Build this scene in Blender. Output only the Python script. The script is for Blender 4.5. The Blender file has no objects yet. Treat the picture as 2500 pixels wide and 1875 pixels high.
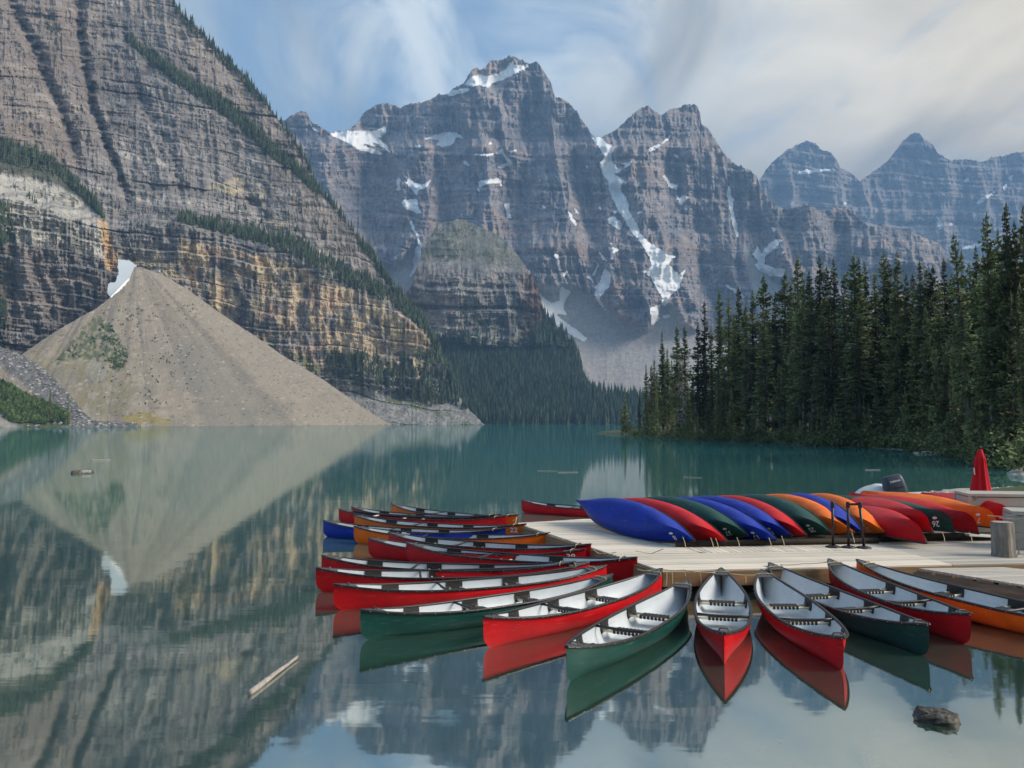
import bpy, math, random
import numpy as np
from mathutils import Vector, Matrix
random.seed(7)
R = math.radians
sc = bpy.context.scene
# ------------------------------------------------------------------ camera
F, CX, CY, HC, HOR = 2050.0, 1250.0, 937.5, 3.3, 1031.0      # focal in photo pixels, camera height
PITCH = math.atan((HOR - CY) / F)
cam = bpy.data.cameras.new('camera'); camo = bpy.data.objects.new('camera', cam)
sc.collection.objects.link(camo); sc.camera = camo
camo.location = (0, 0, HC); camo.rotation_euler = (math.pi/2 + PITCH, 0, 0)
cam.sensor_width = 36; cam.lens = 36 * F / 2500.0
cam.clip_start = 0.1; cam.clip_end = 30000
# ------------------------------------------------------------------ world and sun
SUN_AZ, SUN_EL = R(100), R(34)      # azimuth clockwise from the view direction (+Y)
world = bpy.data.worlds.new('World'); sc.world = world; world.use_nodes = True
SKY_STR = 0.076
def build_world():
    nt = world.node_tree; N = nt.nodes; L = nt.links; N.clear()
    out = N.new('ShaderNodeOutputWorld'); bg = N.new('ShaderNodeBackground'); bg.inputs[1].default_value = SKY_STR
    sky = N.new('ShaderNodeTexSky'); sky.sky_type = 'NISHITA'; sky.sun_disc = False
    sky.sun_elevation = SUN_EL; sky.sun_rotation = SUN_AZ; sky.altitude = 1900; sky.air_density = 1.0; sky.dust_density = 0.7
    tc = N.new('ShaderNodeTexCoord')
    sep = N.new('ShaderNodeSeparateXYZ'); L.new(tc.outputs['Generated'], sep.inputs[0])
    def M(op, a, b=None, c=None):
        m = N.new('ShaderNodeMath'); m.operation = op
        for i, v in enumerate((a, b, c)):
            if v is None: continue
            if isinstance(v, (int, float)): m.inputs[i].default_value = v
            else: L.new(v, m.inputs[i])
        return m.outputs[0]
    # cirrus sheet: project the direction on a flat layer high above
    zc = M('ADD', M('MAXIMUM', sep.outputs[2], 0.0), 0.16)
    u = M('DIVIDE', sep.outputs[0], zc); v = M('DIVIDE', sep.outputs[1], zc)
    comb = N.new('ShaderNodeCombineXYZ'); L.new(u, comb.inputs[0]); L.new(v, comb.inputs[1])
    mp = N.new('ShaderNodeMapping'); mp.inputs['Rotation'].default_value = (0, 0, R(-28)); mp.inputs['Scale'].default_value = (1.25, 0.6, 1)
    mp.inputs['Location'].default_value = (0.35, 0.6, 0)
    L.new(comb.outputs[0], mp.inputs[0])
    n1 = N.new('ShaderNodeTexNoise'); n1.inputs['Scale'].default_value = 2.6; n1.inputs['Detail'].default_value = 9; n1.inputs['Roughness'].default_value = .6; n1.inputs['Distortion'].default_value = .9
    L.new(mp.outputs[0], n1.inputs[0])
    n2 = N.new('ShaderNodeTexNoise'); n2.inputs['Scale'].default_value = .8; n2.inputs['Detail'].default_value = 3
    L.new(comb.outputs[0], n2.inputs[0])
    f = M('ADD', M('MULTIPLY', n1.outputs[0], .85), M('MULTIPLY', n2.outputs[0], .30))
    # thicker veil towards the sun side
    side = M('ADD', M('MULTIPLY', sep.outputs[0], math.sin(R(75))), M('MULTIPLY', sep.outputs[1], math.cos(R(75))))
    f = M('ADD', f, M('MULTIPLY', side, .32))
    mr = N.new('ShaderNodeMapRange'); mr.interpolation_type = 'SMOOTHSTEP'
    L.new(f, mr.inputs[0]); mr.inputs[1].default_value = .44; mr.inputs[2].default_value = .72; mr.inputs[3].default_value = .16; mr.inputs[4].default_value = .95
    cc = N.new('ShaderNodeMixRGB'); cc.inputs[1].default_value = (3.0, 3.2, 3.2, 1); cc.inputs[2].default_value = (4.7, 3.8, 2.35, 1)
    ms = N.new('ShaderNodeMapRange'); L.new(side, ms.inputs[0]); ms.inputs[1].default_value = .28; ms.inputs[2].default_value = .72
    L.new(ms.outputs[0], cc.inputs[0])
    # inner texture of the cloud sheet
    n3 = N.new('ShaderNodeTexNoise'); n3.inputs['Scale'].default_value = 2.1; n3.inputs['Detail'].default_value = 8; n3.inputs['Distortion'].default_value = .6; L.new(mp.outputs[0], n3.inputs[0])
    br = N.new('ShaderNodeMapRange'); L.new(n3.outputs[0], br.inputs[0]); br.inputs[1].default_value = .34; br.inputs[2].default_value = .66; br.inputs[3].default_value = .62; br.inputs[4].default_value = 1.38
    cv = N.new('ShaderNodeVectorMath'); cv.operation = 'SCALE'; L.new(cc.outputs[0], cv.inputs[0]); L.new(br.outputs[0], cv.inputs[3])
    gain = N.new('ShaderNodeVectorMath'); gain.operation = 'MULTIPLY'; gain.inputs[1].default_value = (.74, .88, .84); L.new(sky.outputs[0], gain.inputs[0])
    mx = N.new('ShaderNodeMixRGB'); L.new(mr.outputs[0], mx.inputs[0]); L.new(gain.outputs[0], mx.inputs[1]); L.new(cv.outputs[0], mx.inputs[2])
    L.new(mx.outputs[0], bg.inputs[0]); L.new(bg.outputs[0], out.inputs[0])
build_world()
sun = bpy.data.lights.new('sun', 'SUN'); suno = bpy.data.objects.new('sun', sun); sc.collection.objects.link(suno)
sun.energy = 1.45; sun.angle = R(26); sun.color = (1.0, 0.92, 0.82)
sd = Vector((math.sin(SUN_AZ)*math.cos(SUN_EL), math.cos(SUN_AZ)*math.cos(SUN_EL), math.sin(SUN_EL)))
suno.rotation_euler = sd.to_track_quat('Z', 'Y').to_euler()
vs = sc.view_settings; vs.view_transform = 'Standard'; vs.look = 'None'; vs.exposure = 1.84; vs.gamma = 1; vs.use_curve_mapping = False
# ------------------------------------------------------------------ helpers
def ray(px, py):
    a = (np.asarray(px, float) - CX) / F; b = (CY - np.asarray(py, float)) / F
    c, s = math.cos(PITCH), math.sin(PITCH)
    y = c - b*s; z = s + b*c
    return a / y, z / y                      # per metre of depth
def at(px, py, D):
    a, b = ray(px, py); return (float(a*D), float(D), float(HC + b*D))
def on(px, py, z=0.0):                       # pixel -> point on the level z
    a, b = ray(px, py); D = (z - HC) / b
    return (float(a*D), float(D), float(z))
def _h(ix, iy, s):
    h = (ix.astype(np.int64)*374761393 + iy.astype(np.int64)*668265263 + s*974634777) & 0xffffffff
    h = ((h ^ (h >> 13)) * 1274126177) & 0xffffffff
    h = ((h ^ (h >> 15)) * 2246822519) & 0xffffffff
    return (h ^ (h >> 16)) / 2147483648.0 - 1.0
def vn(x, y, s=0):
    x, y = np.broadcast_arrays(np.asarray(x, float), np.asarray(y, float))
    ix = np.floor(x); iy = np.floor(y); fx = x-ix; fy = y-iy
    fx = fx*fx*fx*(fx*(fx*6-15)+10); fy = fy*fy*fy*(fy*(fy*6-15)+10)
    ix = ix.astype(np.int64); iy = iy.astype(np.int64)
    a = _h(ix, iy, s); b = _h(ix+1, iy, s); c = _h(ix, iy+1, s); d = _h(ix+1, iy+1, s)
    return a + (b-a)*fx + (c-a)*fy + (a-b-c+d)*fx*fy
def fbm(x, y, o, s=0, g=.5):
    t = 0; a = 1; n = 0
    for i in range(o):
        t = t + a*vn(x, y, s+i*17); n += a; a *= g; x = x*2.03+11.3; y = y*2.03+5.7
    return t/n
def ridg(x, y, o, s=0, g=.5):
    t = 0; a = 1; n = 0
    for i in range(o):
        t = t + a*(1-2*np.abs(vn(x, y, s+i*17))); n += a; a *= g; x = x*2.05+3.1; y = y*2.05+9.7
    return t/n
def sst(x, a, b):
    t = np.clip((x-a)/(b-a), 0, 1); return t*t*(3-2*t)
def inpoly(px, py, P):
    px = np.asarray(px, float); py = np.asarray(py, float); r = np.zeros(px.shape, bool)
    xs = [p[0] for p in P]; ys = [p[1] for p in P]
    bb = (px >= min(xs)) & (px <= max(xs)) & (py >= min(ys)) & (py <= max(ys))
    if not bb.any(): return r
    X = px[bb]; Y = py[bb]; q = np.zeros(X.shape, bool); n = len(P)
    for i in range(n):
        x1, y1 = P[i]; x2, y2 = P[(i+1) % n]
        if y1 == y2: continue
        q ^= ((y1 > Y) != (y2 > Y)) & (X < (x2-x1)*(Y-y1)/(y2-y1)+x1)
    r[bb] = q; return r
def tag(o, label=None, cat=None, group=None, kind=None):
    if label: o['label'] = label
    if cat: o['category'] = cat
    if group: o['group'] = group
    if kind: o['kind'] = kind
    return o
def link(o, parent=None):
    sc.collection.objects.link(o)
    if parent is not None: o.parent = parent
    return o
def empty(name, loc=(0, 0, 0), rz=0.0):
    o = bpy.data.objects.new(name, None); o.location = loc; o.rotation_euler = (0, 0, rz); o.empty_display_size = .2
    return link(o)
class MB:
    def __init__(s): s.v = []; s.f = []
    def add(s, v, f):
        n = len(s.v); s.v += [tuple(p) for p in v]; s.f += [tuple(i+n for i in q) for q in f]; return s
    def box(s, c, d, M=None):
        x, y, z = d[0]/2, d[1]/2, d[2]/2
        v = [Vector((c[0]+i*x, c[1]+j*y, c[2]+k*z)) for i in (-1, 1) for j in (-1, 1) for k in (-1, 1)]
        if M: v = [M @ p for p in v]
        return s.add(v, [(0,1,3,2),(4,6,7,5),(0,4,5,1),(2,3,7,6),(0,2,6,4),(1,5,7,3)])
    def tube(s, pts, r, n=6, caps=True):
        pts = [Vector(p) for p in pts]; rs = r if isinstance(r, (list, tuple)) else [r]*len(pts)
        base = len(s.v); prev = None
        for i, p in enumerate(pts):
            t = (pts[min(i+1, len(pts)-1)] - pts[max(i-1, 0)]).normalized()
            a = prev if prev is not None else (Vector((0, 0, 1)) if abs(t.z) < .9 else Vector((1, 0, 0)))
            u = (a - t*a.dot(t)).normalized(); w = t.cross(u); prev = u
            for k in range(n):
                an = 2*math.pi*k/n; s.v.append(tuple(p + (u*math.cos(an)+w*math.sin(an))*rs[i]))
        for i in range(len(pts)-1):
            for k in range(n):
                a = base+i*n+k; b = base+i*n+(k+1) % n; s.f.append((a, b, b+n, a+n))
        if caps:
            s.f.append(tuple(base+k for k in reversed(range(n)))); s.f.append(tuple(base+(len(pts)-1)*n+k for k in range(n)))
        return s
    def lathe(s, prof, c=(0, 0, 0), n=16):
        base = len(s.v)
        for r, z in prof:
            for k in range(n):
                an = 2*math.pi*k/n; s.v.append((c[0]+r*math.cos(an), c[1]+r*math.sin(an), c[2]+z))
        for i in range(len(prof)-1):
            for k in range(n):
                a = base+i*n+k; b = base+i*n+(k+1) % n; s.f.append((a, b, b+n, a+n))
        s.f.append(tuple(base+k for k in reversed(range(n)))); s.f.append(tuple(base+(len(prof)-1)*n+k for k in range(n)))
        return s
    def mesh(s, name, m, smooth=False):
        me = bpy.data.meshes.new(name); me.from_pydata(s.v, [], s.f); me.materials.append(m)
        if smooth: me.polygons.foreach_set('use_smooth', [True]*len(me.polygons))
        me.update(); return me
    def build(s, name, m, parent=None, smooth=False):
        return link(bpy.data.objects.new(name, s.mesh(name, m, smooth)), parent)
def npmesh(name, V, Q, mat, col=None, smooth=False, tri=False):
    me = bpy.data.meshes.new(name); V = np.asarray(V, np.float32).reshape(-1, 3); Q = np.asarray(Q, np.int32)
    k = 3 if tri else 4; Q = Q.reshape(-1, k)
    me.vertices.add(len(V)); me.vertices.foreach_set('co', V.ravel())
    me.loops.add(Q.size); me.loops.foreach_set('vertex_index', Q.ravel())
    me.polygons.add(len(Q)); me.polygons.foreach_set('loop_start', np.arange(0, Q.size, k, dtype=np.int32))
    me.polygons.foreach_set('use_smooth', np.full(len(Q), smooth))
    me.update(calc_edges=True)
    if col is not None:
        a = me.color_attributes.new('Col', 'FLOAT_COLOR', 'POINT'); c = np.ones((len(V), 4), np.float32); c[:, :3] = col.reshape(-1, 3)
        a.data.foreach_set('color', c.ravel())
    me.materials.append(mat); return me
# ------------------------------------------------------------------ materials
def mat(name, col, rough=.6, noise=0, nscale=5, bump=0, bscale=20, spec=.3, attr=False, metallic=0, rnd=0, stretch=None, col2=None, coat=0):
    m = bpy.data.materials.new(name); m.use_nodes = True; nt = m.node_tree; N = nt.nodes; L = nt.links
    b = N['Principled BSDF']; b.inputs['Roughness'].default_value = rough; b.inputs['Specular IOR Level'].default_value = spec
    b.inputs['Metallic'].default_value = metallic; b.inputs['Base Color'].default_value = (*col, 1); b.inputs['Coat Weight'].default_value = coat
    src = None
    tc = N.new('ShaderNodeTexCoord'); vec = tc.outputs['Object']
    if stretch:
        mp = N.new('ShaderNodeMapping'); mp.inputs['Scale'].default_value = stretch; L.new(vec, mp.inputs[0]); vec = mp.outputs[0]
    if attr:
        a = N.new('ShaderNodeAttribute'); a.attribute_name = 'Col'; src = a.outputs['Color']
    if noise or col2:
        n = N.new('ShaderNodeTexNoise'); n.inputs['Scale'].default_value = nscale; n.inputs['Detail'].default_value = 6; n.inputs['Roughness'].default_value = .62
        L.new(vec, n.inputs[0])
        if col2:
            r = N.new('ShaderNodeMapRange'); r.inputs[1].default_value = .38; r.inputs[2].default_value = .62; L.new(n.outputs[0], r.inputs[0])
            mx = N.new('ShaderNodeMixRGB'); mx.inputs[1].default_value = (*col, 1); mx.inputs[2].default_value = (*col2, 1)
            L.new(r.outputs[0], mx.inputs[0]); src = mx.outputs[0]
        if noise:
            r = N.new('ShaderNodeMapRange'); r.inputs[1].default_value = .3; r.inputs[2].default_value = .7; r.inputs[3].default_value = 1-noise; r.inputs[4].default_value = 1+noise
            L.new(n.outputs[0], r.inputs[0])
            v = N.new('ShaderNodeVectorMath'); v.operation = 'SCALE'
            if src: L.new(src, v.inputs[0])
            else: v.inputs[0].default_value = col
            L.new(r.outputs[0], v.inputs[3]); src = v.outputs[0]
    if rnd:
        oi = N.new('ShaderNodeObjectInfo'); r = N.new('ShaderNodeMapRange'); r.inputs[3].default_value = 1-rnd; r.inputs[4].default_value = 1+rnd; L.new(oi.outputs['Random'], r.inputs[0])
        v = N.new('ShaderNodeVectorMath'); v.operation = 'SCALE'
        if src: L.new(src, v.inputs[0])
        else: v.inputs[0].default_value = col
        L.new(r.outputs[0], v.inputs[3]); src = v.outputs[0]
    if src: L.new(src, b.inputs['Base Color'])
    if bump:
        n = N.new('ShaderNodeTexNoise'); n.inputs['Scale'].default_value = bscale; n.inputs['Detail'].default_value = 5; L.new(vec, n.inputs[0])
        bp = N.new('ShaderNodeBump'); bp.inputs['Strength'].default_value = bump; bp.inputs['Distance'].default_value = .02 if bscale > 3 else 1.5
        L.new(n.outputs[0], bp.inputs['Height']); L.new(bp.outputs[0], b.inputs['Normal'])
    return m
M_ROCK = mat('rock', (.2, .19, .18), .95, noise=.22, nscale=.09, attr=True, spec=.1)
M_SCREE = mat('scree', (.2, .19, .18), .95, noise=.22, nscale=.6, attr=True, spec=.1)
M_SNOW = mat('snow', (.86, .87, .88), .6, noise=.06, nscale=.03, spec=.2)
M_CONIF = mat('conifer_far', (.03, .05, .03), .9, attr=True, spec=.1)
M_BARK = mat('bark', (.095, .08, .07), .9, noise=.3, nscale=3, rnd=.25)
M_DEAD = mat('dead_wood', (.34, .31, .28), .8, noise=.2, nscale=3)
M_LEAF = mat('spruce_needles', (.120, .140, .056), .75, noise=.6, nscale=.45, rnd=.55, spec=.25)
M_LEAF2 = mat('yellow_green_needles', (.105, .135, .035), .75, noise=.4, nscale=.5, rnd=.2, spec=.25)
M_SHRUB = mat('shrub_leaves', (.085, .11, .04), .7, noise=.4, nscale=.8, rnd=.3, spec=.3)
COL = {'red': (.50, .004, .009), 'orange': (.76, .14, .005), 'blue': (.004, .028, .32), 'green': (.005, .055, .047)}
M_HULL = {k: mat(k+'_hull_plastic', c, .46, noise=.22, nscale=1.6, bump=.08, bscale=7, spec=.20) for k, c in COL.items()}
def scuff(m, amt=.30, col=(.5, .5, .48)):
    nt = m.node_tree; N = nt.nodes; L = nt.links; b = N['Principled BSDF']; src = b.inputs['Base Color'].links[0].from_socket
    tc = N.new('ShaderNodeTexCoord'); mp = N.new('ShaderNodeMapping'); mp.inputs['Scale'].default_value = (.8, 5, 16); L.new(tc.outputs['Object'], mp.inputs[0])
    n = N.new('ShaderNodeTexNoise'); n.inputs['Scale'].default_value = 2.4; n.inputs['Detail'].default_value = 9; n.inputs['Roughness'].default_value = .75; L.new(mp.outputs[0], n.inputs[0])
    oi = N.new('ShaderNodeObjectInfo'); ad = N.new('ShaderNodeVectorMath'); L.new(tc.outputs['Object'], ad.inputs[0]); L.new(oi.outputs['Random'], ad.inputs[1]); L.new(ad.outputs[0], mp.inputs[0])
    r = N.new('ShaderNodeMapRange'); r.inputs[1].default_value = .56; r.inputs[2].default_value = .70; r.inputs[4].default_value = amt; L.new(n.outputs[0], r.inputs[0])
    mx = N.new('ShaderNodeMixRGB'); mx.inputs[2].default_value = (*col, 1); L.new(r.outputs[0], mx.inputs[0]); L.new(src, mx.inputs[1]); L.new(mx.outputs[0], b.inputs['Base Color'])
for k_, m_ in M_HULL.items(): scuff(m_, .16)
M_LINING = mat('hull_lining', (.55, .60, .64), .45, noise=.10, nscale=2.5, spec=.4)
scuff(M_LINING, .5, (.22, .22, .20))
M_LINBLK = mat('black_hull_lining', (.02, .02, .022), .5, noise=.2)
M_GUN = mat('black_vinyl', (.018, .017, .019), .38, spec=.5)
M_DECK = mat('deck_plastic', (.10, .095, .10), .45, noise=.2, nscale=6)
M_BRKT = mat('bracket_plastic', (.022, .022, .022), .55)
M_ASH = mat('ash_wood', (.85, .74, .54), .5, noise=.1, nscale=12)
M_WEB = mat('black_webbing', (.03, .03, .032), .7)
M_RIVET = mat('rivet_metal', (.6, .6, .6), .35, metallic=.6)
M_ROPE = mat('rope', (.52, .47, .30), .85, noise=.2, nscale=40)
M_ROPEG = mat('green_rope', (.10, .22, .18), .85)
M_WHITE = mat('white_print', (.75, .77, .75), .6)
M_PLANK = mat('weathered_plank', (.68, .62, .53), .8, noise=.16, nscale=2.2, rnd=.16, stretch=(.35, 9, 9), bump=.25, bscale=10, spec=.15)
M_PLANKG = mat('grey_plank', (.50, .47, .42), .8, noise=.18, nscale=2.2, rnd=.17, stretch=(.35, 9, 9), bump=.25, bscale=10, spec=.15)
M_FASC = mat('treated_timber', (.27, .17, .09), .8, noise=.3, nscale=1.5, stretch=(.6, .6, 6), rnd=.1)
M_FASCG = mat('grey_treated_timber', (.20, .18, .13), .85, noise=.4, nscale=2, stretch=(.6, .6, 4))
M_SHADEWOOD = mat('shade_dark_timber', (.035, .028, .02), .85, noise=.3)  # rack timber darkened to stand for the black shadow under the canoes
M_FLOAT = mat('black_float', (.012, .012, .012), .6)
M_POST = mat('black_post_metal', (.013, .013, .02), .35, spec=.5)
M_UMB = mat('red_canvas', (.50, .004, .015), .75, noise=.1, nscale=3)
M_BOX = mat('grey_box_plastic', (.40, .40, .36), .6, noise=.06, nscale=2)
M_BOXD = mat('dark_panel', (.02, .03, .045), .5)
M_STUMP = mat('stump_bark', (.23, .21, .19), .9, noise=.45, nscale=4, stretch=(3, 3, .6), bump=.6, bscale=12)
M_STEEL = mat('steel_tube', (.35, .36, .36), .35, metallic=.8)
M_TARP = mat('white_tarp', (.60, .63, .65), .6, noise=.05)
M_MOTOR = mat('motor_cowl', (.045, .06, .085), .4, noise=.1)
M_LOG = mat('driftwood', (.33, .295, .275), .8, noise=.35, nscale=3, stretch=(1, 6, 6), bump=.4)
M_STONE = mat('wet_stone', (.032, .028, .022), .55, noise=.6, nscale=9, bump=1.0, bscale=14, col2=(.11, .10, .088))
M_PALE = mat('pale_stone', (.42, .39, .35), .85, noise=.3, nscale=2)
M_BANK = mat('bank_soil', (.12, .10, .07), .95, noise=.4, nscale=.4, col2=(.05, .07, .025))
M_ORANGE = mat('orange_float', (.75, .22, .07), .5)

# ------------------------------------------------------------------ mountains
def interp(P, x): return np.interp(x, [p[0] for p in P], [p[1] for p in P])
def stair(z, T, w=.28):
    q = z/T; fl = np.floor(q); fr = q-fl; return T*(fl + sst(fr, 1-w, 1.0)) - z
def relief(name, top, xs, ny, ybase, depth, color, material, back=250.0, smooth=False, jag=3.0, seed=1, rowpow=1.0):
    """terrain whose skyline, distance and slope are given per direction; depth() adds gullies, benches and strata"""
    xs = np.asarray(xs, float); tp = interp(top, xs)
    tp = tp - jag*np.abs(fbm(xs/9.0, xs*0+seed, 3, seed)) + jag*.5*vn(xs/25., xs*0+3, seed+5) - jag*.9*np.maximum(0, vn(xs/5.5, xs*0+7, seed+9))**2
    v = np.linspace(0, 1, ny)**rowpow
    PX = np.repeat(xs[None, :], ny, 0); PY = tp[None, :] + (ybase-tp[None, :])*(1-v[:, None])
    D = depth(PX, PY, tp[None, :]); a, b = ray(PX, PY)
    P = np.stack([a*D, D, HC+b*D], -1); C = color(PX, PY, P, D)
    top_row = P[-1].copy(); bk = top_row.copy(); bk[:, 1] += back; bk[:, 0] *= (top_row[:, 1]+back)/top_row[:, 1]; bk[:, 2] = np.minimum(bk[:, 2]*.25, bk[:, 2])
    Pf = np.concatenate([P, bk[None]], 0); Cf = np.concatenate([C, C[-1:]], 0)
    n, m = Pf.shape[:2]; idx = np.arange(n*m).reshape(n, m)
    Q = np.stack([idx[:-1, :-1], idx[:-1, 1:], idx[1:, 1:], idx[1:, :-1]], -1)
    o = bpy.data.objects.new(name, npmesh(name, Pf, Q, material, Cf, smooth)); link(o); tag(o, kind='structure')
    return dict(o=o, PX=PX, PY=PY, D=D, P=P, xs=xs, tp=tp, ybase=ybase, ny=ny, rp=rowpow)
def lookup(T, px, py):
    px = np.atleast_1d(np.asarray(px, float)); py = np.atleast_1d(np.asarray(py, float))
    j = np.clip(np.searchsorted(T['xs'], px), 0, len(T['xs'])-1); t = T['tp'][j]
    i = np.clip((1-np.clip((py-t)/(T['ybase']-t), 0, 1))**(1/T['rp'])*(T['ny']-1), 0, T['ny']-1).astype(int)
    return T['P'][i, j]
def snow(T, polys, lift=.0012, name='snow_patch'):
    PX, PY, D = T['PX'], T['PY'], T['D']; k = 0
    wx = PX + 2.2*fbm(PX/7., PY/7., 3, 91); wy = PY + 2.2*fbm(PX/6., PY/6., 3, 97)
    for P in polys:
        m = inpoly(wx, wy, P); f = (m[:-1, :-1].astype(int)+m[1:, :-1]+m[:-1, 1:]+m[1:, 1:]) >= 2
        ii, jj = np.nonzero(f)
        if len(ii) < 3: continue
        i0, i1, j0, j1 = ii.min(), ii.max()+2, jj.min(), jj.max()+2
        d = D[i0:i1, j0:j1].copy(); s = d.copy()
        for _ in range(6):
            q = np.pad(s, 1, mode='edge'); s = (q[:-2, 1:-1]+q[2:, 1:-1]+q[1:-1, :-2]+q[1:-1, 2:]+q[1:-1, 1:-1])/5
        d = np.minimum(d, s)*(1-lift); a, b = ray(PX[i0:i1, j0:j1], PY[i0:i1, j0:j1])
        V = np.stack([a*d, d, HC+b*d], -1); n, w = d.shape
        idx = np.arange(n*w).reshape(n, w); A = ii-i0; B = jj-j0
        Q = np.stack([idx[A, B], idx[A, B+1], idx[A+1, B+1], idx[A+1, B]], -1)
        u, inv = np.unique(Q, return_inverse=True)
        o = bpy.data.objects.new(name, npmesh(name, V.reshape(-1, 3)[u], inv.reshape(-1, 4), M_SNOW, None, True)); link(o, T['o'])
def mixc(C, m, c, s=1.0):
    m = (np.asarray(m, float)*s)[..., None]; return C*(1-m) + np.asarray(c)*m
def z4(*p): return [(650+x*.3617, 100+y*.3617) for x, y in p]
def z5(*p): return [(1300+x*.3617, 200+y*.3617) for x, y in p]
def z6(*p): return [(1700+x*.3617, 250+y*.3617) for x, y in p]
def z3(*p): return [(650+x*.3617, 450+y*.3617) for x, y in p]
def z2(*p): return [(x*.3617, 450+y*.3617) for x, y in p]

# ---- far peaks on the right
top_F = [(1700,480)]+z6((415,540),(450,490),(530,395),(600,340),(690,290),(745,258),(820,285),(840,325),(880,330),(945,385),(970,440),(1040,480),(1085,515),(1100,540),(1150,500),(1220,450),(1290,400),(1340,340),(1390,270),(1450,225),(1500,205),(1525,240),(1590,290),(1640,360),(1720,395),(1830,385),(1920,405),(2010,375),(2060,370),(2140,340),(2212,350))+[(2620,350),(2800,400),(3050,380)]
def blocks(X, zz, T, bw, s):
    lay = np.floor(zz/T); off = vn(lay*7.31, lay*0+.5, s)*50; c = np.floor(X/bw + off*1.7)
    return _h(c.astype(np.int64), lay.astype(np.int64), s), _h(lay.astype(np.int64), (lay*0).astype(np.int64)+3, s+1)
def rockrelief(X, Z, s, G, A1, A2, A3, T1, SA, dip):
    A2 = A2*1.25; A3 = A3*1.35
    w = X + 40*G*fbm(X/(300*G), Z/(300*G), 3, s+3)
    d = -A1*ridg(w/(420*G), Z/(1500*G), 4, s, .55)
    d = d - A2*ridg(w/(120*G)+Z/(700*G), Z/(420*G), 4, s+40, .55)
    d = d + A3*fbm(X/(36*G), Z/(30*G), 5, s+80, .68) - A3*1.1*ridg(X/(26*G), Z/(60*G), 3, s+95, .6)
    zz = Z + dip*X + 22*G*fbm(X/(260*G), Z/(260*G), 3, s+120) + 10*G*vn(Z/(55*G), X/(600*G), s+9)
    d = d + SA*stair(zz, T1, .12) + SA*.9*stair(zz*1.0+7, T1*.31, .15)
    wx = X + 5*G*fbm(X/(20*G), Z/(20*G), 2, s+7)
    for T, bw, a in ((150, 190, 11), (62, 85, 7.0), (25, 30, 4.2), (10.5, 13, 2.0)):
        b, l = blocks(wx, zz, T*G, bw*G, s+int(T)); d = d + a*G*1.35*(b*.75+l*.6)
    return d
def depth_F(PX, PY, tp):
    h = (HOR-PY)/F*5000; X = (PX-CX)/F*5000
    base = 4700 + .75*h
    return base + rockrelief(X, h, 11, 1.5, 190, 70, 16, 95, .55, .06)
def strata_col(X, Z, s, G, dip, c0, c1, c2):
    zz = Z + dip*X + 22*G*fbm(X/(260*G), Z/(260*G), 3, s+120)
    t = fbm(zz/(24*G), X/(260*G)+.6*fbm(X/(50*G), Z/(50*G), 2, s+3), 5, s+200, .7); t2 = fbm(X/(90*G), Z/(240*G), 4, s+210, .6)
    C = np.ones(X.shape+(3,))*np.asarray(c0)
    C = mixc(C, sst(t, .02, .45), c1); C = mixc(C, sst(t2, .08, .5), c2, .7)
    C = C*(1+.5*fbm(X/(13*G), Z/(11*G), 4, s+230, .8))[..., None]
    wx = X + 5*G*fbm(X/(20*G), Z/(20*G), 2, s+7)
    for T, bw, a in ((62, 85, .06), (25, 30, .08), (10.5, 13, .12)):
        b, l = blocks(wx, zz, T*G, bw*G, s+int(T)); C = C*(1+a*b+a*(.8 if G < .5 else .6)*l)[..., None]
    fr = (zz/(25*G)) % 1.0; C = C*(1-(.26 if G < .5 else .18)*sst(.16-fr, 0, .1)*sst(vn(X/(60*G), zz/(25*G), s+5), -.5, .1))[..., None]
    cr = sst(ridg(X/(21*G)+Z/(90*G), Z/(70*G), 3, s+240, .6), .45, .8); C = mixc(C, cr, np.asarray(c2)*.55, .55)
    return C
def color_F(PX, PY, P, D):
    C = strata_col(P[..., 0], P[..., 2], 11, 1.5, .06, (.25, .23, .225), (.36, .31, .27), (.15, .15, .165))
    pale = inpoly(PX+8*fbm(PX/20, PY/20, 3, 5), PY+8*fbm(PX/20, PY/20, 3, 6), z6((1040,640),(1180,600),(1230,700),(1330,830),(1500,870),(1700,820),(2212,900),(2212,1100),(1700,1100),(1100,840)))
    C = mixc(C, pale, (.34, .30, .27), .6)
    return np.clip(C, .02, .6)
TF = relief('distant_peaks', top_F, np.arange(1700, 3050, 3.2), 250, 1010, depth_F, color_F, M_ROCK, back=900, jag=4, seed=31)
snow(TF, [z6(*p) for p in [((660,478),(740,458),(930,446),(940,454),(860,466),(760,478),(690,488)), ((1630,765),(1668,830),(1645,865),(1628,820)), ((1785,990),(1830,965),(1920,950),(1918,972),(1830,988)), ((1915,648),(2020,600),(1990,632),(1930,665),(1888,705)), ((1870,505),(1945,446),(1895,485)), ((985,695),(1022,655),(1008,690)), ((2112,500),(2140,490),(2122,532)), ((1805,530),(1845,490),(1830,535)), ((1705,815),(1735,812),(1718,840)), ((2080,550),(2098,545),(2092,600),(2082,590))]])
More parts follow.
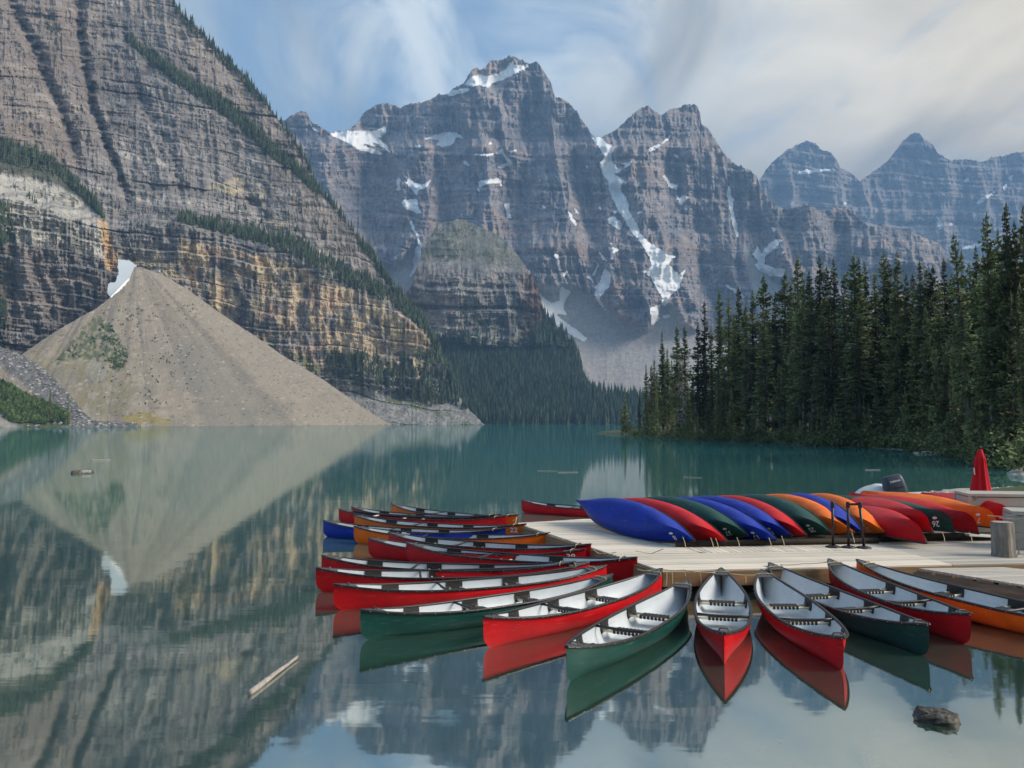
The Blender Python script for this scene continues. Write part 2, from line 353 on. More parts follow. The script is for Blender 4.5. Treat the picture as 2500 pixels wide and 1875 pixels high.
# ---- the main range
top_M = [(560,330),(640,310),(699,295),(715,281),(737,274),(749,277),(759,299),(787,313),(804,330),(820,321),(847,321),(867,303),(889,277),(918,259),(950,252),(968,261),(977,266),(986,259),(1004,252),(1033,250),(1066,237),(1095,232),(1106,218),(1131,205),(1153,172),(1164,165),(1171,172),(1187,167),(1193,154),(1221,147),(1243,140),(1261,143),(1294,158),(1308,152),(1317,156),(1326,172),(1344,198),(1353,234),(1384,248),(1406,274),(1420,295),(1449,335),(1458,340),(1468,337),(1503,316),(1531,294),(1553,272),(1580,260),(1600,274),(1615,280),(1636,267),(1665,265),(1683,258),(1701,260),(1709,276),(1712,305),(1730,319),(1748,348),(1763,370),(1785,395),(1810,408),(1828,415),(1848,431),(1857,464),(1880,490),(1908,509),(1931,512),(1953,507),(1982,509),(2007,518),(2036,510),(2069,510),(2091,528),(2120,554),(2145,550),(2167,557),(2195,561),(2235,572),(2268,586),(2297,601),(2315,630),(2330,670),(2380,760),(2480,860),(2650,920)]
cen_M = [(560,760),(737,790),(900,900),(1110,1130),(1310,1300),(1460,1462),(1690,1690),(1850,1850),(2050,2050),(2300,2250),(2600,2400)]
SCR1 = [(1312,700),(1345,705),(1392,700),(1440,722),(1475,745),(1500,772),(1560,800),(1572,815),(1590,790),(1612,748),(1628,742),(1645,770),(1680,800),(1740,830),(1800,850),(1800,1040),(1395,1040),(1422,950),(1400,850),(1330,770)]
SCR2 = [(1814,590),(1835,610),(1850,650),(1900,700),(1990,760),(2100,800),(2100,900),(1880,900),(1850,760),(1830,680)]
SCR3 = [(925,640),(960,655),(1010,600),(1020,640),(1003,700),(960,730),(930,690)]
def scrmask(PX, PY):
    w = 7*fbm(PX/22., PY/22., 3, 61); w2 = 7*fbm(PX/22., PY/22., 3, 67)
    return inpoly(PX+w, PY+w2, SCR1) | inpoly(PX+w, PY+w2, SCR2) | inpoly(PX+w, PY+w2, SCR3)
def soft(m, n=3):
    s = m.astype(float)
    for _ in range(n):
        q = np.pad(s, 1, mode='edge'); s = (q[:-2, 1:-1]+q[2:, 1:-1]+q[1:-1, :-2]+q[1:-1, 2:]+q[1:-1, 1:-1])/5
    return s
def depth_M(PX, PY, tp):
    h = (HOR-PY)/F*3100; X = (PX-CX)/F*3100
    base = 2450 + 1.35*np.minimum(h, 330) + .62*np.maximum(h-330, 0)
    base = base + 90*sst(h, 640, 720) + 110*sst(h, 1010, 1060)
    # three great buttresses with couloirs between
    for cx_, w_, a_, tilt in ((1470, 55, 45, .30), (1600+230, 60, 110, .12), (1290, 40, 150, -.12), (905, 60, 200, -.05), (1400, 35, 130, .2), (1090, 40, 120, .05), (1620, 45, 120, .25), (2010, 60, 140, .1)):
        c = cx_ + tilt*(PY-340); base = base + a_*np.exp(-((PX-c)/w_)**2)*sst(PY-tp, 10, 160)*(1-sst(PY, 650, 740))
    sm = 1-.93*soft(scrmask(PX, PY), 14)
    # relief gets finer on the flutes of the upper wall
    fl = sst(h, 1050, 1100)
    d = rockrelief(X, h, 5, 1.0, 185, 74, 15, 62, .40, .05)
    d = d - 26*fl*ridg(X/46., h/900., 2, 77)
    return base + d*sm
def color_M(PX, PY, P, D):
    X, Z = P[..., 0], P[..., 2]
    C = strata_col(X, Z, 5, 1.0, .05, (.27, .245, .24), (.40, .31, .26), (.18, .18, .195))
    band = sst(fbm(X/180., Z/60., 3, 505), .15, .5); C = mixc(C, band, (.30, .21, .16), .45)
    st = sst(ridg(X/30., Z/500., 3, 515), .35, .75); C = mixc(C, st, (.10, .10, .115), .5)
    crown = inpoly(PX, PY, [(1150,175),(1160,160),(1190,150),(1243,136),(1300,160),(1245,185),(1180,190),(1150,210)]); C = mixc(C, crown, (.36, .28, .22), .7)  # summit tinted warmer, the warm light on the peak put into the colour
    s = soft(scrmask(PX, PY), 3); n = fbm(X/9., Z/9., 3, 45); scr = np.stack([.37+.06*n, .34+.05*n, .31+.05*n], -1)
    C = C*(1-s[..., None]) + scr*s[..., None]
    return np.clip(C, .02, .7)
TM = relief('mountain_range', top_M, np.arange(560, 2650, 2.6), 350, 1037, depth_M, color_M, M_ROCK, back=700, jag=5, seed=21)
SN = [z4(*p) for p in [
 ((1335,292),(1380,250),(1430,225),(1480,238),(1560,225),(1620,190),(1665,130),(1680,168),(1780,162),(1720,200),(1650,235),(1590,262),(1530,280),(1505,315),(1440,300),(1390,305)),
 ((1210,362),(1260,335),(1330,322),(1388,316),(1370,335),(1300,355),(1250,374)),
 ((425,622),(540,608),(640,608),(720,612),(770,590),(800,572),(802,640),(750,655),(800,695),(848,768),(800,730),(750,695),(690,675),(745,715),(690,700),(630,690),(700,725),(760,745),(800,772),(720,758),(640,738),(560,692),(500,662),(440,642)),
 ((1128,640),(1200,620),(1275,616),(1340,655),(1275,650),(1265,695),(1200,715),(1140,700),(1180,680),(1135,660),(1012,666),(1100,652)),
 ((1436,948),(1500,932),(1585,932),(1588,1000),(1575,960),(1500,960),(1446,978),(1432,1030)),
 ((922,886),(965,932),(1000,962),(1060,972),(1118,935),(1080,988),(1035,1002),(1010,1042),(978,992),(935,958),(958,950)),
 ((918,1078),(1022,1068),(1022,1118),(1055,1168),(1000,1155),(932,1128)), ((1008,1385),(1042,1388),(1037,1480),(1022,1542),(964,1592),(1000,1530),(988,1470),(1010,1430)),
 ((972,1215),(984,1215),(1000,1275),(1022,1300),(1044,1385),(1030,1380),(1012,1310),(985,1272)), ((882,930),(900,924),(900,1008),(865,1006),(888,990)),
 ((1570,742),(1590,728),(1618,775),(1658,815),(1658,836),(1590,855),(1550,858),(1630,822),(1602,775),(1580,758),(1510,772),(1408,772),(1410,762),(1540,760)),
 ((1600,1100),(1638,1092),(1638,1150),(1655,1198),(1636,1192)), ((1316,810),(1345,812),(1388,850),(1350,838)), ((1000,705),(1050,702),(1045,718),(1005,714)), ((1490,685),(1530,685),(1520,704)),
 ((2040,1150),(2060,1170),(2085,1245),(2060,1215)), ((1855,1120),(1898,1100),(1870,1132)), ((862,1455),(885,1460),(872,1485)), ((305,585),(330,590),(368,616),(320,606)), ((1690,318),(1702,320),(1696,330)),
 ((2150,845),(2185,842),(2170,856)), ((1640,745),(1715,728),(1650,756))]]
SN += [z5(*p) for p in [
 ((405,388),(440,374),(468,376),(490,410),(552,440),(532,490),(530,530),(562,570),(600,600),(545,625),(614,660),(590,725),(637,800),(648,870),(702,960),(724,1020),(782,1080),(862,1130),(900,1165),(985,1178),(935,1188),(920,1240),(990,1300),(1034,1262),(1012,1320),(985,1402),(930,1442),(905,1504),(876,1508),(880,1460),(830,1380),(800,1312),(746,1280),(802,1250),(795,1190),(738,1090),(668,1010),(598,890),(548,800),(518,720),(518,680),(476,620),(456,560),(488,500),(456,450)),
 ((778,474),(800,440),(862,416),(852,442),(800,468)), ((866,428),(880,400),(942,352),(915,395)), ((560,545),(640,548),(684,532),(640,575),(612,580),(630,560)),
 ((872,590),(884,620),(905,640),(930,685),(975,700),(972,728),(945,715),(964,748),(925,705),(885,640)), ((964,752),(995,795),(1012,757),(1052,780),(1000,832)),
 ((1322,700),(1335,704),(1338,765),(1357,790),(1350,860),(1382,968),(1388,1062),(1353,960),(1328,830),(1312,768)),
 ((1488,1165),(1518,1118),(1550,1162),(1590,1100),(1640,1062),(1690,1068),(1600,1150),(1567,1180),(1562,1230),(1640,1262),(1708,1262),(1698,1314),(1600,1308),(1520,1262),(1498,1232),(1530,1220)),
 ((1298,1362),(1380,1405),(1376,1424),(1310,1384)), ((362,1315),(382,1312),(432,1370),(440,1392),(412,1350)), ((425,1385),(460,1340),(485,1258),(528,1290),(518,1382),(452,1452),(494,1545),(430,1470)),
 ((505,1115),(590,1130),(550,1160),(532,1208),(530,1150)), ((512,920),(545,902),(604,960),(594,998),(515,958)), ((796,1530),(862,1498),(842,1580),(868,1600),(806,1638)), ((882,1575),(928,1572),(928,1592),(890,1594)),
 ((242,872),(288,940),(298,984),(256,925)), ((445,1225),(455,1232),(415,1310),(405,1300)), ((545,870),(570,875),(555,892)), ((440,835),(470,855),(450,858)), ((500,1065),(550,1105),(530,1100)), ((275,845),(310,885),(295,884)), ((1608,985),(1645,985),(1632,1008)), ((955,485),(988,510),(970,518)),
 ((145,1160),(170,1165),(170,1190),(155,1190)), ((158,1205),(175,1205),(195,1275),(180,1272)), ((200,1288),(240,1272),(215,1310),(250,1370),(225,1355)), ((445,1145),(455,1145),(505,1215),(480,1200)), ((700,882),(780,864),(710,890)), ((1010,624),(1040,628),(1015,634))]]
SN += [z3((1815,698),(1870,768),(1940,805),(1985,780),(1985,705),(2000,685),(2020,712),(2058,722),(2012,790),(2000,820),(2030,882),(1960,872),(1985,905),(2060,960),(2170,1040),(2145,1062),(2040,1008),(1950,945),(1880,878)), z6((502,845),(542,850),(525,872)), z6((575,1005),(595,1018),(580,1024))]
snow(TM, SN)
# ---- the domed shoulder and the forested slope at the head of the lake
top_D = [(900,790),(960,745),(1003,703),(1012,667),(1041,595),(1066,551),(1090,541),(1117,537),(1150,545),(1174,555),(1229,584),(1265,624),(1301,674),(1312,703),(1330,765),(1337,776),(1373,812),(1402,848),(1417,884),(1422,931),(1450,956),(1530,972),(1600,985),(1700,1000),(1800,1012),(2000,1020)]
FOR = [(1000,830),(1060,835),(1110,824),(1160,832),(1210,852),(1262,862),(1300,820),(1328,770),(1340,780),(1373,814),(1402,850),(1417,886),(1422,933),(1450,958),(1530,972),(1700,1002),(1990,1022),(1990,1040),(1000,1040)]
def depth_D(PX, PY, tp):
    h = (HOR-PY)/F*1800; X = (PX-CX)/F*1800
    base = 1250 + 2.0*np.minimum(h, 150) + .75*np.clip(h-150, 0, 150) + 1.5*np.maximum(h-300, 0)
    base = base + np.abs(X+120)*.35*sst(h, 60, 200)
    k = sst(h, 130, 175)
    k2 = k*(1-.65*sst(h, 315, 350))
    return base + rockrelief(X, h, 55, .8, 45, 26, 8, 48, .5, .05)*k2 + (1-k)*8*fbm(X/60, h/60, 3, 8)
def color_D(PX, PY, P, D):
    X, Z = P[..., 0], P[..., 2]
    C = strata_col(X, Z, 55, .8, .05, (.24, .225, .21), (.36, .30, .25), (.13, .135, .14))
    r = sst(PX+12*fbm(PX/15, PY/15, 3, 3), 1255, 1300)*sst(PY, 640, 680); C = mixc(C, r, (.36, .20, .13), .55)  # right edge tinted orange, glow from the right put into the rock colour
    g = sst(650-PY+22*fbm(PX/14, PY/14, 4, 12)+.05*(PX-1100), 0, 18); C = mixc(C, g*sst(fbm(PX/8, PY/8, 4, 13, .7), -.5, .25), (.10, .12, .07), .62)
    g2 = sst(fbm(PX/9, PY/9, 4, 14), .0, .3)*sst(PY, 745, 800); C = mixc(C, g2, (.07, .09, .045), .7)
    s = soft(inpoly(PX+5*fbm(PX/12, PY/12, 2, 8), PY+5*fbm(PX/12, PY/12, 2, 9), [(1000,700),(1060,748),(1095,790),(1150,815),(1180,840),(1110,838),(1060,835),(1000,760)])); C = mixc(C, s, (.32, .28, .24), .9)
    f = inpoly(PX, PY+6*fbm(PX/12, PY/12, 3, 19), FOR); C = mixc(C, f, (.035, .05, .028), .85)
    gr = sst(PY, 1014, 1026)*sst(fbm(PX/14, PY/5, 3, 41), -.25, .15)*(PX > 1150); C = mixc(C, gr, (.20, .19, .07), .8)
    wh = inpoly(PX, PY, z3((1690,1530),(1750,1545),(1830,1600),(1810,1625),(1700,1620),(1680,1560))); C = mixc(C, wh, (.42, .40, .38), .9)
    return np.clip(C, .015, .6)
TD = relief('domed_shoulder', top_D, np.arange(900, 2000, 2.6), 240, 1041, depth_D, color_D, M_ROCK, back=300, jag=3, seed=41)
# ---- the great wall on the left
top_L = [(-900,-900),(-400,-520),(100,-270),(300,-120),(421,0),(452,40),(488,76),(542,130),(597,184),(633,231),(687,300),(741,376),(777,461),(824,511),(867,573),(903,613),(936,667),(968,710),(1012,757),(1033,786),(1059,833),(1082,880),(1105,930),(1125,975),(1150,1008),(1175,1030),(1185,1037)]
BENCH = [(-900,430),(0,470),(260,560),(434,535),(542,575),(651,600),(723,615),(800,665),(885,700),(939,730),(994,775),(1040,812),(1185,1037)]   # top of the ochre cliff band
DW = [(-900,720),(0,860),(327,975),(600,1060),(950,1150),(1200,1200)]
BAND_O = [(425,580),(560,612),(700,640),(800,688),(900,722),(990,772),(1040,806),(1062,880),(1010,925),(850,900),(760,905),(640,835),(560,782),(470,712)]
PALE_L = [(-300,400),(0,420),(130,450),(225,505),(252,560),(262,640),(240,625),(130,600),(0,590),(-300,600)]
def depth_L(PX, PY, tp):
    D0 = interp(DW, PX.ravel()).reshape(PX.shape); h = (HOR-PY)/F*1050; X = (PX-CX)/F*1050
    by = interp(BENCH, PX.ravel()).reshape(PX.shape); hb = (HOR-by)/F*1050
    base = D0 + .16*np.minimum(h, hb) + .95*np.maximum(h-hb, 0) + 22*sst(h-hb, -2, 14)
    # shallower ramp of forest under the second bench and the long gullies of the upper wall
    for P_, w_, a_ in (([(190,0),(205,150),(225,260),(270,380),(310,470)], 12, 30), ([(20,0),(70,90),(110,180),(150,270),(180,360)], 16, 26), ([(340,230),(390,330),(440,450)], 20, 14), ([(560,330),(570,420),(650,540)], 18, 12)):
        c = np.interp(PY, [p[1] for p in P_], [p[0] for p in P_])+9*fbm(PX/28., PY/24., 4, int(w_)); base = base + a_*np.exp(-(np.abs(PX-c)/w_)**2.6)*(.8+.5*fbm(PX/15., PY/9., 3, 88))*sst(PY, P_[0][1]-30, P_[0][1]+5)*(1-sst(PY, P_[-1][1]-10, P_[-1][1]+60))
    base = base + 55*sst(PX, 300, 200)*sst(PY-PX*.05, 480, 440)*0
    low = sst(PY, by-4, by+12)
    k = .75+.25*low
    d = rockrelief(X, h, 71, .38, 20, 11, 4.0, 19, .50, .15)*k
    d = d - low*7*ridg(X/20., h/220., 3, 79, .6)
    foot = sst(PY, 940, 985)*(PX > 700)
    d = d*(1-.75*foot) - foot*np.clip((PY-955), 0, 80)*.9
    return base + d
def color_L(PX, PY, P, D):
    X, Z = P[..., 0], P[..., 2]
    C = strata_col(X, Z, 71, .38, .15, (.215, .200, .195), (.325, .30, .275), (.115, .113, .12))
    C = C*(1+.32*fbm(X/85, Z/60, 4, 301, .6))[..., None]
    up = sst(PX*.9+PY*.1+30*fbm(PX/60, PY/60, 3, 2), 330, 120)*sst(PY, 470, 380); C = mixc(C, up, (.28, .215, .17), .40)
    rim = sst(PY-interp(top_L, PX.ravel()).reshape(PX.shape), 175, 60)*sst(PX, 250, 330); C = mixc(C, rim, (.29, .24, .20), .45)
    wx = PX+9*fbm(PX/14, PY/20, 3, 31); wy = PY+9*fbm(PX/14, PY/20, 3, 32)
    o = soft(inpoly(wx, wy, BAND_O), 2); n1 = fbm(X/16., Z/34., 4, 33, .6); C = mixc(C, o*sst(n1, -.30, .2), (.56, .445, .30), .80)
    C = mixc(C, o*sst(fbm(X/22., Z/18., 3, 34), .1, .4), (.47, .29, .19), .35)
    C = mixc(C, (o)*sst(ridg(X/8., Z/200., 4, 35, .65), .38, .68), (.10, .096, .094), .62)
    p = soft(inpoly(wx, wy, PALE_L), 2); C = mixc(C, p, (.50, .48, .43), .7); C = mixc(C, p*sst(ridg(X/9., Z/160., 3, 36), .35, .7), (.08, .08, .08), .6)
    q = soft(inpoly(wx*.5+PX*.5, PY, [(237,535),(262,542),(272,600),(287,640),(278,665),(258,655),(250,600)]), 1); C = mixc(C, q, (.55, .37, .19), .8)
    for P_ in ([(505,450),(560,440),(620,425),(690,465),(620,490),(560,485)], [(640,540),(700,525),(720,560),(690,600),(650,580)], [(285,600),(360,620),(430,600),(450,690),(400,670),(330,650),(290,640)]):
        q = soft(inpoly(wx, wy, P_), 2)*sst(fbm(X/9, Z/9, 3, 37), -.1, .3); C = mixc(C, q, (.45, .38, .26), .8)
    lo = inpoly(wx, wy, [(-300,600),(0,592),(260,650),(270,720),(60,862),(-300,862)]); C = mixc(C, lo*sst(fbm(X/20, Z/8, 3, 39), -.1, .3), (.27, .21, .17), .5)
    gl = sst(PX, 30, -5)*sst(PY, 480, 560); C = mixc(C, gl, (.05, .06, .04), .6)
    # soil and brush on the benches
    by = interp(BENCH, PX.ravel()).reshape(PX.shape)
    b = np.exp(-((PY-by+14)/16.)**2)*(PX > 380)*sst(fbm(PX/10, PY/10, 3, 43), -.3, .1); C = mixc(C, b, (.06, .07, .045), .75)
    b4 = soft(inpoly(wx, wy, [(-200,330),(0,335),(90,365),(150,400),(240,500),(235,520),(150,455),(60,425),(-200,415)]), 2); C = mixc(C, b4, (.055, .07, .04), .8)
    b2 = soft(inpoly(wx, wy, [(300,75),(380,125),(506,210),(600,275),(660,340),(790,455),(800,485),(720,425),(640,365),(570,300),(430,205),(360,150)]), 2); C = mixc(C, b2, (.06, .07, .045), .8)
    f = sst(PY, 945, 975)*(PX > 700); rub = np.stack([.23+.09*fbm(X/3., Z/3., 2, 44)]*3, -1)*np.array([1.0, .97, .92]); C = C*(1-f[..., None])+rub*f[..., None]
    g = inpoly(wx, wy, [(600,810),(660,835),(760,880),(820,930),(900,965),(1010,975),(1060,985),(1130,1020),(1160,1036),(1110,1030),(1040,1000),(960,985),(870,962),(760,905)]); C = mixc(C, g*sst(fbm(PX/12, PY/12, 3, 46), -.3, .1), (.11, .135, .055), .8)
    return np.clip(C, .015, .7)
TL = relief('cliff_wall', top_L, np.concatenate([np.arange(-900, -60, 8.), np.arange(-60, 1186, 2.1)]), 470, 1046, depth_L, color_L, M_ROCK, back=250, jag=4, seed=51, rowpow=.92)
snow(TL, [z2((1000,578),(1080,585),(1110,612),(1050,603))])
# ---- the big scree cone
top_C = [(40,880),(58,862),(145,804),(195,775),(231,757),(268,727),(300,695),(318,676),(328,652),(345,652),(365,660),(398,671),(452,703),(542,768),(615,815),(687,866),(795,931),(867,982),(947,1034),(955,1040)]
def depth_C(PX, PY, tp):
    h = (HOR-PY)/F*820; r = 620 + .42*(PX-100)
    base = r + 1.32*h
    ax = 335 + (PY-650)*.12; rr = np.abs(PX-ax)
    base = base + rr*.10
    X = (PX-CX)/F*820
    g = ridg((PX-ax)/(20+.20*np.maximum(PY-640, 0)), PY/700., 3, 5)
    veg = sst(PX, 460, 330)
    return base + 3.2*g*(.35+veg)*sst(PY, 690, 790) + 1.2*fbm(X/6, h/6, 4, 7, .65)
CG1 = [(145,870),(200,800),(235,770),(262,780),(290,830),(310,870),(300,900),(275,890),(240,880),(205,870),(160,880),(125,880)]
CG2 = [(285,835),(312,850),(310,880),(290,905),(262,898),(275,865)]
def color_C(PX, PY, P, D):
    X, Z = P[..., 0], P[..., 2]; n = fbm(X/4, Z/4, 4, 3, .7)
    C = np.ones(PX.shape+(3,))*np.array([.235, .207, .17])*(1+.25*n)[..., None]
    ax = 335 + (PY-650)*.12
    st = fbm((PX-ax)/(6+.08*np.maximum(PY-640, 0)), PY/260., 3, 9); C = mixc(C, sst(st, .0, .5), (.27, .235, .19), .5)
    C = mixc(C, sst(fbm(PX/60, PY/40, 3, 11), .0, .4)*sst(PY, 760, 900), (.17, .16, .135), .6)
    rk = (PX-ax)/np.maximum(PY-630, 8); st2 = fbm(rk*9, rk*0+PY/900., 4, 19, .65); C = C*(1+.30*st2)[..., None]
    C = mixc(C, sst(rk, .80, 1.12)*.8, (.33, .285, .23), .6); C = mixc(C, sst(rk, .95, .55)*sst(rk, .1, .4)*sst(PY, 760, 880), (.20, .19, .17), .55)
    # yellowish grass on the left flank and along the water
    g = sst(PX+40*fbm(PX/30, PY/30, 3, 13), 420, 260)*sst(PY, 820, 900)*sst(fbm(PX/14, PY/14, 3, 14), -.3, .3); C = mixc(C, g, (.165, .16, .085), .6)
    wx = PX+10*fbm(PX/12, PY/12, 4, 31); wy = PY+10*fbm(PX/12, PY/12, 4, 32)
    C = mixc(C, inpoly(wx, wy, CG1)*sst(fbm(PX/7, PY/7, 3, 15), -.35, .15), (.06, .09, .035), .75)
    C = mixc(C, inpoly(wx, wy, CG2)*sst(fbm(PX/6, PY/6, 3, 17), -.5, .1), (.075, .115, .045), .6)
    C = mixc(C, inpoly(wx, wy, [(225,870),(262,895),(262,920),(225,935),(205,900)]), (.33, .33, .31), .25)
    C = mixc(C, inpoly(wx, wy+6, [(310,1015),(380,1010),(420,1040),(300,1040)]), (.22, .18, .05), .7)
    sp = _h(np.floor(X/1.6).astype(int), np.floor(Z/1.2).astype(int), 5); C = mixc(C, sp > .96, (.40, .37, .33), .6)
    C = mixc(C, sp < -.95, (.07, .065, .06), .6)
    return np.clip(C, .02, .6)
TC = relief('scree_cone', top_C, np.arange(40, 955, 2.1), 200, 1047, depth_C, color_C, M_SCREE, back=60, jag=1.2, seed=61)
snow(TC, [z2((880,630),(860,660),(830,700),(745,766),(735,762),(760,730),(800,690),(850,650))], lift=.003)
def free_snow():
    P = z2((795,503),(870,510),(935,550),(905,560),(897,640),(835,705),(748,766),(720,735),(730,665),(780,655),(800,590),(790,560))
    xs = np.arange(255, 345, 1.5); ys = np.arange(625, 735, 1.5); PX, PY = np.meshgrid(xs, ys[::-1])
    m = inpoly(PX+1.5*fbm(PX/5, PY/5, 2, 3), PY+1.5*fbm(PX/5, PY/5, 2, 4), P)
    D = 935 + (727-PY)*.25; a, b = ray(PX, PY); V = np.stack([a*D, D, HC+b*D], -1)
    n, w = D.shape; idx = np.arange(n*w).reshape(n, w); A, B = np.nonzero(m[:-1, :-1] & m[1:, 1:] & m[1:, :-1] & m[:-1, 1:])
    fr = np.stack([idx[A, B], idx[A, B+1], idx[A+1, B+1], idx[A+1, B]], -1)
    V2 = V.copy(); V2[..., 1] += 14; V2[..., 2] -= 4
    Q = np.concatenate([fr, fr[:, ::-1]+n*w]); AV = np.concatenate([V.reshape(-1, 3), V2.reshape(-1, 3)])
    u, inv = np.unique(Q, return_inverse=True)
    o = bpy.data.objects.new('snow_patch', npmesh('snow_patch', AV[u], inv.reshape(-1, 4), M_SNOW, None, True)); link(o, TC['o'])
free_snow()
# ---- dark boulder slope at the far left, in front of the cone
top_B = [(-600,560),(-200,760),(0,846),(58,868),(108,902),(163,956),(202,1005),(224,1026),(330,1033),(345,1038)]
def depth_B(PX, PY, tp):
    h = (HOR-PY)/F*620; X = (PX-CX)/F*620
    return 565 + 1.25*h + .1*np.maximum(PX, 0) + 1.6*fbm(X/5, h/5, 4, 17, .65)
def color_B(PX, PY, P, D):
    X, Z = P[..., 0], P[..., 2]; n = fbm(X/2.5, Z/2.5, 3, 23, .7)
    C = np.ones(PX.shape+(3,))*np.array([.15, .145, .14])*(1+.5*n)[..., None]
    t = sst((PY-(850+.85*PX))+14*fbm(PX/20, PY/20, 3, 4), 28, 50)*sst(PX, 150, 90); C = mixc(C, t, (.28, .23, .18), .7)
    sp = _h(np.floor(X/1.3).astype(int), np.floor(Z/1.0).astype(int), 5); C = mixc(C, sp > .9, (.48, .46, .44), .7)
    g = sst((PY-(925+.45*PX))+14*fbm(PX/12, PY/12, 3, 14), 0, 14)*sst(PX, 170, 140); C = mixc(C, g, (.055, .08, .03), .8)
    C = mixc(C, sst((PY-(1000+.6*PX))+4*fbm(PX/8, PY/8, 3, 14), 0, 6)*sst(PX, 60, 30), (.33, .30, .27), .8)
    return np.clip(C, .02, .6)
TB = relief('boulder_slope', top_B, np.concatenate([np.arange(-600, -30, 8.), np.arange(-30, 345, 1.7)]), 110, 1049, depth_B, color_B, M_SCREE, back=30, jag=2, seed=71)

# ------------------------------------------------------------------ far conifers
def far_trees(name, pts, hs, seed, tiers=4, spread=.16, base=(.040, .058, .034), parent=None):
    rg = np.random.RandomState(seed); pts = np.asarray(pts, float); n = len(pts); hs = np.asarray(hs, float)
    k = 6; ang = np.arange(k)/k*2*np.pi; V = []; Fc = []; C = []; off = 0
    rot = rg.rand(n)*6.28; wid = hs*spread*(.75+.5*rg.rand(n)); cb = np.asarray(base)*(.65+.75*rg.rand(n, 1))*np.array([1, 1, 1])+rg.rand(n, 1)*np.array([.012, .008, 0])
    for t in range(tiers):
        z0 = hs*(.06+.86*t/tiers); z1 = np.minimum(hs, hs*(.06+.86*(t+1)/tiers+.20)); r = wid*(1-t/(tiers+.3))
        if t == tiers-1: z1 = hs
        rr = r[:, None]*(np.where(np.arange(k) % 2, .62, 1.0)[None]*(.8+.4*rg.rand(n, k)))
        a = ang[None]+rot[:, None]+t*.5
        ring = np.stack([pts[:, None, 0]+rr*np.cos(a), pts[:, None, 1]+rr*np.sin(a), pts[:, None, 2]+z0[:, None]-hs[:, None]*.03*rg.rand(n, k)], -1)
        ap = pts.copy(); ap[:, 2] += z1
        V.append(np.concatenate([ring, ap[:, None]], 1).reshape(-1, 3))
        i = np.arange(k); f = np.stack([i, (i+1) % k, np.full(k, k)], -1)[None]+(np.arange(n)*(k+1))[:, None, None]+off
        Fc.append(f.reshape(-1, 3)); off += n*(k+1); C.append(np.repeat(cb*(.85+.1*t), k+1, 0))
    me = npmesh(name, np.concatenate(V), np.concatenate(Fc), M_CONIF, np.concatenate(C), False, tri=True)
    o = bpy.data.objects.new(name, me); link(o, parent); tag(o, kind='stuff'); return o
rg = np.random.RandomState(3)
def band_pts(T, P, w, n, bias=0, h=(10, 17)):
    seg = np.array(P, float); L_ = np.r_[0, np.cumsum(np.hypot(*np.diff(seg, axis=0).T))]; s = rg.rand(n)*L_[-1]
    x = np.interp(s, L_, seg[:, 0]); y = np.interp(s, L_, seg[:, 1])
    cl = .5+.5*vn(s/22., s*0, 5); keep = rg.rand(n) < .35+.65*cl
    wd = np.interp(s, L_, np.broadcast_to(np.asarray(w, float), (len(seg),))) if not np.isscalar(w) else w
    y = y + (rg.rand(n)*2-1)*wd + bias; x, y = x[keep], y[keep]
    p = lookup(T, x, y); return p, h[0]+(h[1]-h[0])*rg.rand(len(p))**1.5
def poly_pts(T, P, n, h, s=3, thr=-1):
    xs = [p[0] for p in P]; ys = [p[1] for p in P]; x = min(xs)+rg.rand(n)*(max(xs)-min(xs)); y = min(ys)+rg.rand(n)*(max(ys)-min(ys))
    m = inpoly(x, y, P) & (fbm(x/16, y/16, 2, s) > thr); x, y = x[m], y[m]
    p = lookup(T, x, y); return p, h[0]+(h[1]-h[0])*rg.rand(len(p))
sets = []
rid = [(p[0], p[1]) for p in top_L if 380 < p[0] < 1110]
sets.append(band_pts(TL, rid, 3, 420, 6, (8, 19)))
sets.append(band_pts(TL, rid[:6], 11, 300, 16, (8, 16)))
sets.append(band_pts(TL, rid[-9:], 9, 420, 12, (10, 22)))
sets.append(band_pts(TL, [(307,87),(380,145),(434,188),(506,231),(579,282),(651,354),(723,409),(777,463)], [6,10,13,17,20,17,13,8], 1500, 8, (9, 17)))
sets.append(band_pts(TL, [(434,530),(542,556),(651,580),(723,602),(800,650),(885,688),(939,718),(994,760),(1036,796)], [6,9,14,20,24,18,14,10,8], 1300, 6, (10, 19)))
sets.append(band_pts(TL, [(0,372),(72,388),(127,408),(163,441),(217,490),(250,530)], [26,24,14,10,8,5], 520, 0, (9, 18)))
sets.append(poly_pts(TL, [(-20,500),(28,520),(30,590),(5,600),(-20,600)], 260, (9, 16)))
sets.append(poly_pts(TL, [(-10,740),(14,750),(14,800),(-10,810)], 120, (9, 14)))
sets.append(band_pts(TL, [(60,470),(100,520),(170,590),(200,700),(215,735)], 12, 60, 0, (6, 11)))
sets.append(band_pts(TL, [(290,520),(350,560),(390,590)], 14, 40, 0, (5, 10)))
sets.append(band_pts(TL, [(110,60),(150,90),(150,130)], 8, 40, 0, (8, 12)))
sets.append(poly_pts(TL, [(480,480),(700,470),(840,580),(930,690),(800,640),(640,560)], 420, (6, 12), 5, .12))
sets.append(poly_pts(TL, [(300,560),(420,600),(700,700),(900,800),(1000,880),(820,890),(600,790),(450,700)], 150, (5, 9), 6, .15))
sets.append(poly_pts(TL, [(780,860),(900,880),(960,900),(1000,870),(1050,860),(1090,900),(1130,980),(1150,1010),(1060,985),(960,975),(880,950),(800,905)], 900, (14, 24)))
allp = np.concatenate([s[0] for s in sets]); allh = np.concatenate([s[1] for s in sets])
tag(far_trees('cliff_conifers', allp, allh, 5, tiers=4, spread=.15, base=(.055, .075, .045)), 'scattered dark conifers on the ledges of the left cliff', 'conifers')
